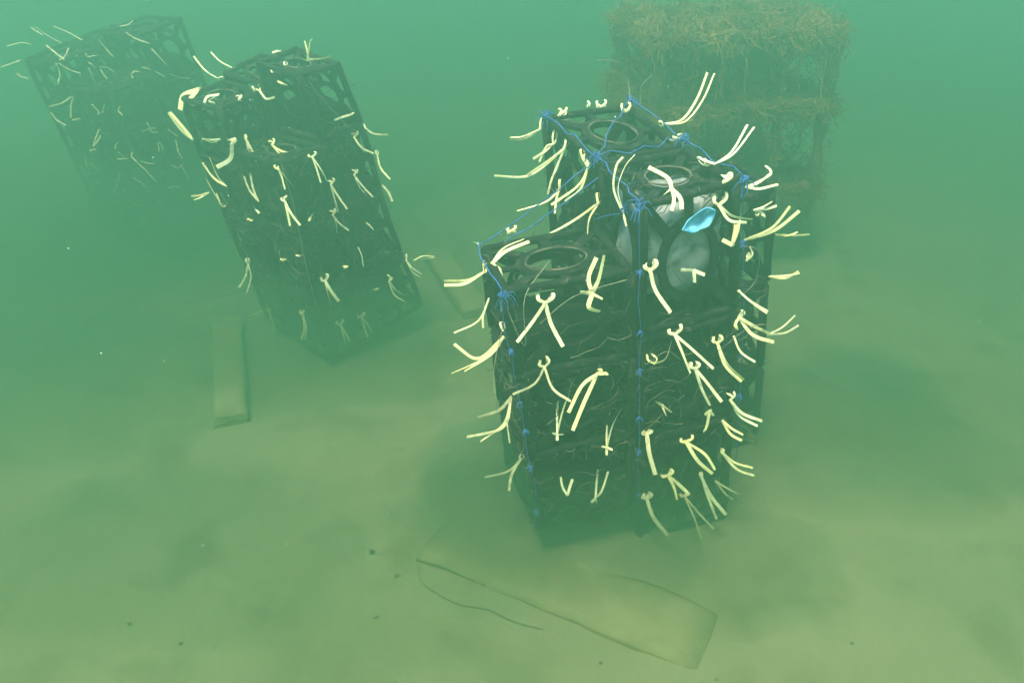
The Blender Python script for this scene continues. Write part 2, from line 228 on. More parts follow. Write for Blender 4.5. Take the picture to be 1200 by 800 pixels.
# ---------------------------------------------------------------- measured strip ties and tower frames (metres)
TIES_MAIN=[[[0.091,2.736,1.215],[-0.59,-0.75,0.32],[-0.3,0.95,0.02],1.0,[[0.097,2.76,1.241]],[[[0.091,2.727,1.217],[0.039,2.747,1.178],[-0.008,2.764,1.17]],[[0.091,2.726,1.217],[0.034,2.755,1.184],[-0.006,2.769,1.177]]]],[[0.13,2.651,1.19],[-0.59,-0.74,0.32],[-0.3,0.95,0.02],1.0,[[0.135,2.679,1.223]],[[[0.129,2.643,1.192],[0.103,2.649,1.166],[0.068,2.665,1.138]],[[0.129,2.639,1.193],[0.108,2.653,1.181],[0.087,2.65,1.132]]]],[[0.161,2.579,1.199],[-0.6,-0.73,0.33],[-0.3,0.95,0.02],1.0,[[0.172,2.605,1.228]],[[[0.16,2.57,1.201],[0.119,2.579,1.163],[0.046,2.588,1.108]],[[0.16,2.573,1.2],[0.145,2.568,1.159],[0.122,2.551,1.104],[0.112,2.54,1.063]],[[0.16,2.572,1.201],[0.096,2.594,1.134],[0.038,2.587,1.105],[-0.056,2.584,1.109]]]],[[0.223,2.431,1.188],[-0.61,-0.72,0.33],[-0.3,0.95,0.02],1.0,[[0.204,2.463,1.229],[0.214,2.456,1.216]],[[[0.223,2.421,1.191],[0.194,2.415,1.136],[0.118,2.426,1.073]],[[0.222,2.416,1.193],[0.202,2.409,1.128],[0.158,2.422,1.086]]]],[[0.153,2.613,1.057],[-0.07,-0.5,0.86],[0.95,0.29,0.1],1.0,[[0.154,2.634,1.078]],[[[0.152,2.6,1.061],[0.108,2.557,1.034],[0.016,2.538,1.01]],[[0.152,2.602,1.061],[0.141,2.57,1.041],[0.134,2.522,1.008]]]],[[0.252,2.367,1.101],[-0.61,-0.71,0.35],[-0.3,0.95,0.02],1.0,[[0.251,2.389,1.122]],[[[0.251,2.358,1.104],[0.185,2.378,1.043],[0.099,2.36,0.999]],[[0.252,2.363,1.102],[0.226,2.352,1.054],[0.222,2.327,0.986]]]],[[0.15,2.717,1.264],[-0.08,-0.53,0.84],[0.95,0.29,0.1],1.0,[[0.15,2.735,1.278],[0.175,2.736,1.281]],[]],[[0.247,2.784,1.274],[0.1,-0.95,0.29],[0.95,0.29,0.1],1.0,[[0.248,2.8,1.286]],[]],[[0.292,2.786,1.273],[-0.1,-0.53,0.84],[0.95,0.29,0.1],1.0,[[0.278,2.803,1.285],[0.303,2.804,1.288]],[]],[[0.368,2.747,1.269],[-0.11,-0.53,0.84],[0.95,0.29,0.1],1.0,[[0.355,2.766,1.286],[0.377,2.768,1.289]],[]],[[0.301,2.16,1.146],[-0.62,-0.7,0.36],[-0.3,0.95,0.02],0.8,[],[[[0.3,2.154,1.148],[0.275,2.205,1.202],[0.28,2.22,1.261],[0.296,2.217,1.288]],[[0.3,2.15,1.15],[0.285,2.194,1.206],[0.301,2.207,1.263],[0.325,2.2,1.3]],[[0.299,2.147,1.151],[0.307,2.137,1.123]]]],[[0.415,2.121,1.234],[-0.14,-0.49,0.86],[0.95,0.29,0.1],1.3,[],[[[0.414,2.114,1.237],[0.405,2.141,1.257],[0.361,2.183,1.271]],[[0.413,2.109,1.238],[0.431,2.078,1.225],[0.432,2.048,1.206]],[[0.413,2.108,1.239],[0.416,2.078,1.22],[0.407,2.052,1.2]],[[0.414,2.115,1.237],[0.389,2.09,1.227]]]],[[0.468,2.615,1.265],[-0.14,-0.52,0.84],[0.95,0.29,0.1],1.0,[[0.454,2.625,1.268]],[[[0.468,2.611,1.266],[0.523,2.607,1.281],[0.575,2.67,1.33],[0.615,2.748,1.39]],[[0.468,2.61,1.267],[0.531,2.603,1.276],[0.59,2.665,1.323],[0.636,2.744,1.388]],[[0.467,2.606,1.268],[0.508,2.589,1.27],[0.555,2.608,1.28]]]],[[0.494,2.519,1.249],[-0.64,-0.7,0.3],[-0.3,0.95,0.02],1.0,[[0.505,2.533,1.257]],[[[0.491,2.504,1.253],[0.475,2.526,1.239]],[[0.491,2.504,1.253],[0.481,2.522,1.253]]]],[[0.558,2.275,1.25],[-0.16,-0.5,0.85],[0.95,0.29,0.1],1.0,[[0.513,2.291,1.262],[0.529,2.288,1.258]],[[[0.555,2.262,1.254],[0.607,2.3,1.278],[0.658,2.368,1.332]],[[0.555,2.263,1.254],[0.608,2.284,1.276],[0.673,2.351,1.33]]]],[[0.549,2.117,1.254],[0.03,-0.94,0.33],[0.95,0.29,0.1],1.3,[[0.549,2.132,1.265],[0.567,2.136,1.271]],[]],[[0.753,2.62,1.06],[-0.18,-0.49,0.85],[0.95,0.29,0.1],1.0,[],[[[0.752,2.614,1.062],[0.786,2.616,1.073],[0.826,2.638,1.096]],[[0.752,2.616,1.061],[0.787,2.592,1.064],[0.846,2.599,1.076]],[[0.751,2.613,1.062],[0.821,2.635,1.089],[0.831,2.649,1.104],[0.821,2.678,1.111]]]],[[0.543,2.115,1.19],[0.03,-0.94,0.35],[0.95,0.29,0.1],1.1,[[0.532,2.137,1.212],[0.563,2.139,1.216]],[[[0.542,2.108,1.192],[0.577,2.099,1.167],[0.631,2.098,1.158]],[[0.54,2.103,1.194],[0.569,2.092,1.158],[0.614,2.088,1.153]]]],[[0.597,2.134,1.07],[0.02,-0.93,0.37],[0.95,0.29,0.1],1.4,[],[[[0.594,2.123,1.075],[0.609,2.148,1.126],[0.6,2.183,1.214]],[[0.595,2.129,1.072],[0.602,2.149,1.126],[0.587,2.169,1.191]],[[0.594,2.122,1.075],[0.567,2.132,1.086]]]],[[0.771,2.561,1.004],[0.01,-0.94,0.35],[0.95,0.29,0.1],0.9,[[0.782,2.559,0.985],[0.806,2.558,0.982]],[[[0.769,2.554,1.007],[0.797,2.553,1.019],[0.823,2.557,1.035]],[[0.77,2.557,1.006],[0.805,2.558,1.008],[0.838,2.554,1.021]]]],[[0.758,2.56,0.902],[0.02,-0.93,0.36],[0.95,0.29,0.1],1.2,[],[[[0.755,2.551,0.906],[0.839,2.567,0.941],[0.893,2.59,1.005]],[[0.754,2.548,0.907],[0.849,2.568,0.932],[0.923,2.582,0.993]]]],[[0.869,2.603,0.902],[-0.68,-0.64,0.34],[-0.3,0.95,0.02],0.8,[],[[[0.864,2.589,0.908],[0.909,2.557,0.918],[0.948,2.523,0.936]],[[0.867,2.597,0.904],[0.892,2.569,0.913],[0.92,2.555,0.931]]]],[[0.773,2.567,0.826],[0.02,-0.93,0.37],[0.95,0.29,0.1],1.0,[[0.783,2.585,0.843]],[[[0.77,2.557,0.831],[0.787,2.561,0.85],[0.779,2.574,0.872]]]],[[0.868,2.599,0.752],[0.0,-0.92,0.38],[0.95,0.29,0.1],0.9,[],[[[0.864,2.586,0.758],[0.918,2.591,0.749],[0.96,2.593,0.774]],[[0.867,2.594,0.754],[0.918,2.594,0.757],[0.964,2.592,0.768]]]],[[0.638,2.149,0.923],[0.02,-0.92,0.39],[0.95,0.29,0.1],1.0,[],[[[0.636,2.142,0.926],[0.672,2.133,0.898],[0.721,2.123,0.871]],[[0.635,2.137,0.929],[0.677,2.133,0.893],[0.719,2.122,0.867]]]],[[0.651,2.154,0.836],[0.02,-0.91,0.4],[0.95,0.29,0.1],1.1,[[0.663,2.171,0.849],[0.648,2.145,0.804]],[[[0.647,2.14,0.843],[0.695,2.132,0.817],[0.739,2.129,0.796]],[[0.649,2.148,0.839],[0.688,2.122,0.797],[0.75,2.115,0.776]]]],[[0.902,2.615,0.518],[0.0,-0.91,0.41],[0.95,0.29,0.1],1.0,[],[[[0.898,2.604,0.524],[0.949,2.617,0.548],[0.992,2.634,0.586]],[[0.897,2.601,0.526],[0.958,2.608,0.529],[1.007,2.624,0.551]]]],[[0.595,2.136,0.761],[0.03,-0.91,0.42],[0.95,0.29,0.1],1.1,[[0.585,2.152,0.772],[0.605,2.155,0.776]],[[[0.594,2.132,0.763],[0.621,2.103,0.712],[0.672,2.083,0.669]],[[0.592,2.126,0.767],[0.616,2.099,0.708],[0.666,2.085,0.662]]]],[[0.644,2.152,0.774],[0.02,-0.91,0.41],[0.95,0.29,0.1],0.8,[],[[[0.642,2.145,0.779],[0.663,2.128,0.737],[0.706,2.115,0.71]]]],[[0.459,2.09,0.816],[0.05,-0.91,0.41],[0.95,0.29,0.1],1.3,[[0.443,2.105,0.826],[0.475,2.111,0.837]],[[[0.457,2.084,0.819],[0.479,2.057,0.774],[0.504,2.042,0.718]],[[0.458,2.084,0.819],[0.508,2.064,0.781],[0.569,2.048,0.729]]]],[[0.407,2.077,0.728],[0.07,-0.9,0.43],[0.95,0.29,0.1],0.8,[[0.386,2.096,0.745],[0.401,2.097,0.747]],[[[0.405,2.07,0.732],[0.436,2.072,0.748],[0.452,2.094,0.791]]]],[[0.367,2.055,1.031],[0.07,-0.92,0.38],[0.95,0.29,0.1],1.5,[[0.354,2.074,1.049],[0.382,2.076,1.051]],[[[0.366,2.049,1.034],[0.381,2.031,0.985],[0.423,2.007,0.93]]]],[[0.492,2.097,1.011],[0.04,-0.92,0.38],[0.95,0.29,0.1],1.3,[],[[[0.49,2.087,1.016],[0.455,2.089,1.017]],[[0.49,2.087,1.016],[0.52,2.082,1.005]],[[0.489,2.084,1.017],[0.494,2.078,0.984]]]],[[0.087,1.984,0.971],[0.13,-0.91,0.39],[0.95,0.29,0.1],1.3,[[0.067,2.003,0.988],[0.108,2.003,0.988]],[[[0.087,1.974,0.976],[0.056,1.958,0.932],[0.013,1.931,0.883]],[[0.087,1.98,0.973],[0.103,1.959,0.921],[0.134,1.932,0.869]]]],[[0.212,2.014,0.983],[0.1,-0.91,0.39],[0.95,0.29,0.1],1.3,[],[[[0.211,2.007,0.987],[0.201,2.021,1.027],[0.221,2.044,1.073]],[[0.211,2.009,0.986],[0.229,2.028,1.021],[0.242,2.051,1.077]],[[0.21,2.002,0.989],[0.179,2.006,0.992]],[[0.211,2.006,0.987],[0.239,2.005,0.972]],[[0.211,2.003,0.989],[0.202,1.988,0.956],[0.232,1.99,0.942]]]],[[-0.054,2.153,1.008],[-0.03,-0.47,0.88],[0.95,0.29,0.1],1.2,[],[[[-0.054,2.144,1.012],[-0.024,2.189,1.036],[0.033,2.214,1.053]],[[-0.054,2.143,1.012],[-0.017,2.178,1.032],[0.048,2.201,1.051]],[[-0.054,2.139,1.014],[-0.033,2.13,1.0],[-0.028,2.101,0.988]]]],[[-0.082,2.252,0.932],[-0.55,-0.72,0.41],[-0.3,0.95,0.02],1.0,[[-0.075,2.283,0.97],[-0.072,2.273,0.953]],[[[-0.082,2.248,0.934],[-0.13,2.262,0.902],[-0.202,2.281,0.89]],[[-0.082,2.241,0.938],[-0.138,2.26,0.892],[-0.201,2.282,0.876]]]],[[-0.003,2.363,1.014],[-0.05,-0.49,0.87],[0.95,0.29,0.1],1.0,[[-0.01,2.376,1.02],[0.008,2.378,1.024]],[]],[[-0.097,2.293,1.003],[-0.55,-0.73,0.4],[-0.3,0.95,0.02],1.0,[],[[[-0.096,2.281,1.008],[-0.112,2.295,1.008]]]],[[-0.067,2.205,0.87],[-0.56,-0.71,0.43],[-0.3,0.95,0.02],0.7,[],[[[-0.067,2.198,0.873],[-0.099,2.18,0.81],[-0.172,2.204,0.757]],[[-0.067,2.2,0.873],[-0.084,2.178,0.828],[-0.084,2.168,0.794]]]],[[-0.025,2.021,0.868],[-0.56,-0.7,0.45],[-0.3,0.95,0.02],0.8,[[-0.03,2.038,0.882]],[]],[[-0.023,2.027,0.843],[-0.56,-0.69,0.45],[-0.3,0.95,0.02],1.2,[],[[[-0.023,2.022,0.846],[-0.059,2.013,0.797],[-0.133,2.022,0.739]],[[-0.023,2.017,0.849],[-0.071,2.021,0.784],[-0.169,2.022,0.73]],[[-0.023,2.016,0.85],[-0.095,2.03,0.773],[-0.162,2.064,0.8]]]],[[0.089,1.988,0.771],[0.13,-0.89,0.43],[0.95,0.29,0.1],1.0,[[0.077,2.003,0.781],[0.096,2.009,0.791]],[[[0.089,1.985,0.773],[0.061,1.959,0.735],[0.002,1.933,0.718]],[[0.089,1.984,0.774],[0.112,1.956,0.722],[0.161,1.943,0.689]]]],[[0.131,2.001,0.534],[0.12,-0.88,0.46],[0.95,0.29,0.1],1.0,[],[[[0.13,1.991,0.542],[0.13,2.028,0.602],[0.135,2.054,0.659]],[[0.13,1.997,0.538],[0.147,2.028,0.602],[0.17,2.059,0.649]],[[0.13,1.989,0.543],[0.115,1.99,0.548]],[[0.13,1.99,0.542],[0.148,1.996,0.538]],[[0.13,1.99,0.542],[0.13,1.98,0.529]]]],[[0.24,2.029,0.723],[0.1,-0.9,0.43],[0.95,0.29,0.1],1.2,[[0.245,2.043,0.732],[0.267,2.036,0.719]],[[[0.239,2.022,0.728],[0.195,2.002,0.701],[0.158,1.97,0.633]],[[0.239,2.025,0.726],[0.203,1.982,0.663],[0.17,1.95,0.586]]]],[[0.283,2.048,0.453],[0.09,-0.88,0.47],[0.95,0.29,0.1],1.0,[],[[[0.281,2.039,0.46],[0.284,2.078,0.522],[0.301,2.107,0.585]],[[0.281,2.037,0.461],[0.299,2.068,0.52],[0.327,2.1,0.559]],[[0.282,2.041,0.458],[0.266,2.041,0.462]],[[0.281,2.038,0.461],[0.299,2.035,0.454]],[[0.282,2.043,0.456],[0.282,2.03,0.438]]]],[[-0.002,2.072,0.617],[-0.56,-0.67,0.48],[-0.3,0.95,0.02],1.0,[],[[[-0.002,2.068,0.62],[-0.037,2.064,0.577],[-0.101,2.081,0.538]],[[-0.002,2.059,0.626],[-0.025,2.021,0.547],[-0.135,2.058,0.483]],[[-0.002,2.065,0.622],[-0.025,2.028,0.554],[-0.093,2.039,0.482]],[[-0.002,2.065,0.622],[-0.015,2.032,0.57],[-0.007,1.985,0.516]]]],[[0.026,2.079,0.384],[-0.57,-0.64,0.52],[-0.3,0.95,0.02],1.0,[[0.026,2.092,0.391]],[[[0.026,2.074,0.388],[-0.013,2.069,0.345],[-0.085,2.094,0.302]],[[0.026,2.074,0.388],[0.0,2.057,0.345],[-0.01,2.033,0.298]]]],[[0.169,2.016,0.296],[0.12,-0.86,0.49],[0.95,0.29,0.1],1.0,[],[[[0.168,2.005,0.305],[0.153,2.021,0.326],[0.145,2.046,0.367]],[[0.168,2.007,0.304],[0.176,2.024,0.323],[0.184,2.038,0.341]]]],[[0.259,2.044,0.262],[0.1,-0.86,0.5],[0.95,0.29,0.1],1.0,[],[[[0.257,2.032,0.273],[0.261,2.063,0.307],[0.266,2.085,0.343]],[[0.258,2.036,0.269],[0.245,2.033,0.254]],[[0.257,2.034,0.271],[0.263,2.031,0.249]],[[0.258,2.041,0.265],[0.276,2.044,0.289],[0.297,2.08,0.337]]]],[[0.445,2.094,0.572],[0.06,-0.89,0.45],[0.95,0.29,0.1],1.1,[],[[[0.442,2.081,0.581],[0.422,2.086,0.593]],[[0.443,2.083,0.58],[0.472,2.082,0.556]],[[0.443,2.084,0.579],[0.457,2.077,0.547]]]],[[0.406,2.085,0.476],[0.07,-0.88,0.46],[0.95,0.29,0.1],1.4,[[0.397,2.095,0.478],[0.417,2.096,0.481]],[[[0.405,2.081,0.479],[0.411,2.047,0.434],[0.431,2.022,0.37]]]],[[0.538,2.127,0.413],[0.05,-0.88,0.47],[0.95,0.29,0.1],1.2,[[0.523,2.14,0.419],[0.558,2.144,0.426]],[[[0.535,2.117,0.421],[0.573,2.093,0.367],[0.618,2.074,0.332]],[[0.535,2.118,0.42],[0.593,2.1,0.388],[0.627,2.083,0.341]]]],[[0.536,2.119,0.684],[0.04,-0.9,0.43],[0.95,0.29,0.1],1.2,[[0.525,2.135,0.695],[0.543,2.136,0.697]],[[[0.533,2.107,0.692],[0.552,2.083,0.639],[0.578,2.065,0.592]],[[0.534,2.111,0.69],[0.572,2.093,0.648],[0.613,2.07,0.601]]]],[[0.603,2.145,0.519],[0.04,-0.89,0.45],[0.95,0.29,0.1],1.0,[],[[[0.601,2.14,0.522],[0.585,2.131,0.513]],[[0.6,2.135,0.525],[0.612,2.132,0.509]],[[0.601,2.14,0.522],[0.592,2.118,0.478],[0.58,2.104,0.469]]]],[[0.666,2.165,0.543],[0.03,-0.89,0.45],[0.95,0.29,0.1],1.0,[[0.661,2.182,0.556],[0.676,2.186,0.563]],[[[0.663,2.153,0.551],[0.7,2.136,0.515],[0.761,2.128,0.492]],[[0.664,2.155,0.549],[0.697,2.139,0.501],[0.747,2.119,0.48]]]],[[0.651,2.162,0.469],[0.03,-0.89,0.46],[0.95,0.29,0.1],1.0,[],[[[0.649,2.154,0.474],[0.678,2.141,0.454],[0.714,2.139,0.433]],[[0.648,2.151,0.476],[0.674,2.139,0.436],[0.707,2.122,0.423]]]],[[0.666,2.169,0.341],[0.03,-0.88,0.47],[0.95,0.29,0.1],1.0,[[0.671,2.181,0.346]],[[[0.663,2.159,0.349],[0.707,2.146,0.318],[0.762,2.139,0.304]],[[0.664,2.164,0.345],[0.713,2.137,0.299],[0.769,2.133,0.278]]]],[[0.662,2.17,0.223],[0.03,-0.87,0.49],[0.95,0.29,0.1],1.0,[],[[[0.66,2.164,0.228],[0.696,2.155,0.208],[0.736,2.147,0.189]],[[0.659,2.163,0.229],[0.691,2.148,0.191],[0.716,2.14,0.174]]]],[[0.492,2.116,0.291],[0.06,-0.87,0.49],[0.95,0.29,0.1],1.2,[[0.474,2.122,0.286],[0.504,2.131,0.303]],[[[0.49,2.109,0.297],[0.508,2.085,0.266],[0.517,2.07,0.233]],[[0.49,2.108,0.297],[0.523,2.099,0.271],[0.553,2.088,0.245]]]],[[0.428,2.098,0.213],[0.07,-0.87,0.5],[0.95,0.29,0.1],1.6,[[0.419,2.111,0.22],[0.44,2.113,0.224]],[[[0.427,2.091,0.219],[0.448,2.06,0.168],[0.494,2.033,0.118]]]],[[0.557,2.138,0.189],[0.05,-0.87,0.5],[0.95,0.29,0.1],1.1,[[0.548,2.147,0.189],[0.57,2.15,0.194]],[[[0.555,2.131,0.195],[0.585,2.096,0.14],[0.61,2.062,0.077]],[[0.554,2.127,0.199],[0.6,2.108,0.147],[0.65,2.083,0.101]]]],[[0.607,2.152,0.258],[0.04,-0.87,0.49],[0.95,0.29,0.1],1.2,[[0.609,2.164,0.263]],[[[0.606,2.148,0.262],[0.627,2.113,0.207],[0.656,2.084,0.14]],[[0.605,2.145,0.264],[0.639,2.117,0.204],[0.685,2.088,0.155]]]]]
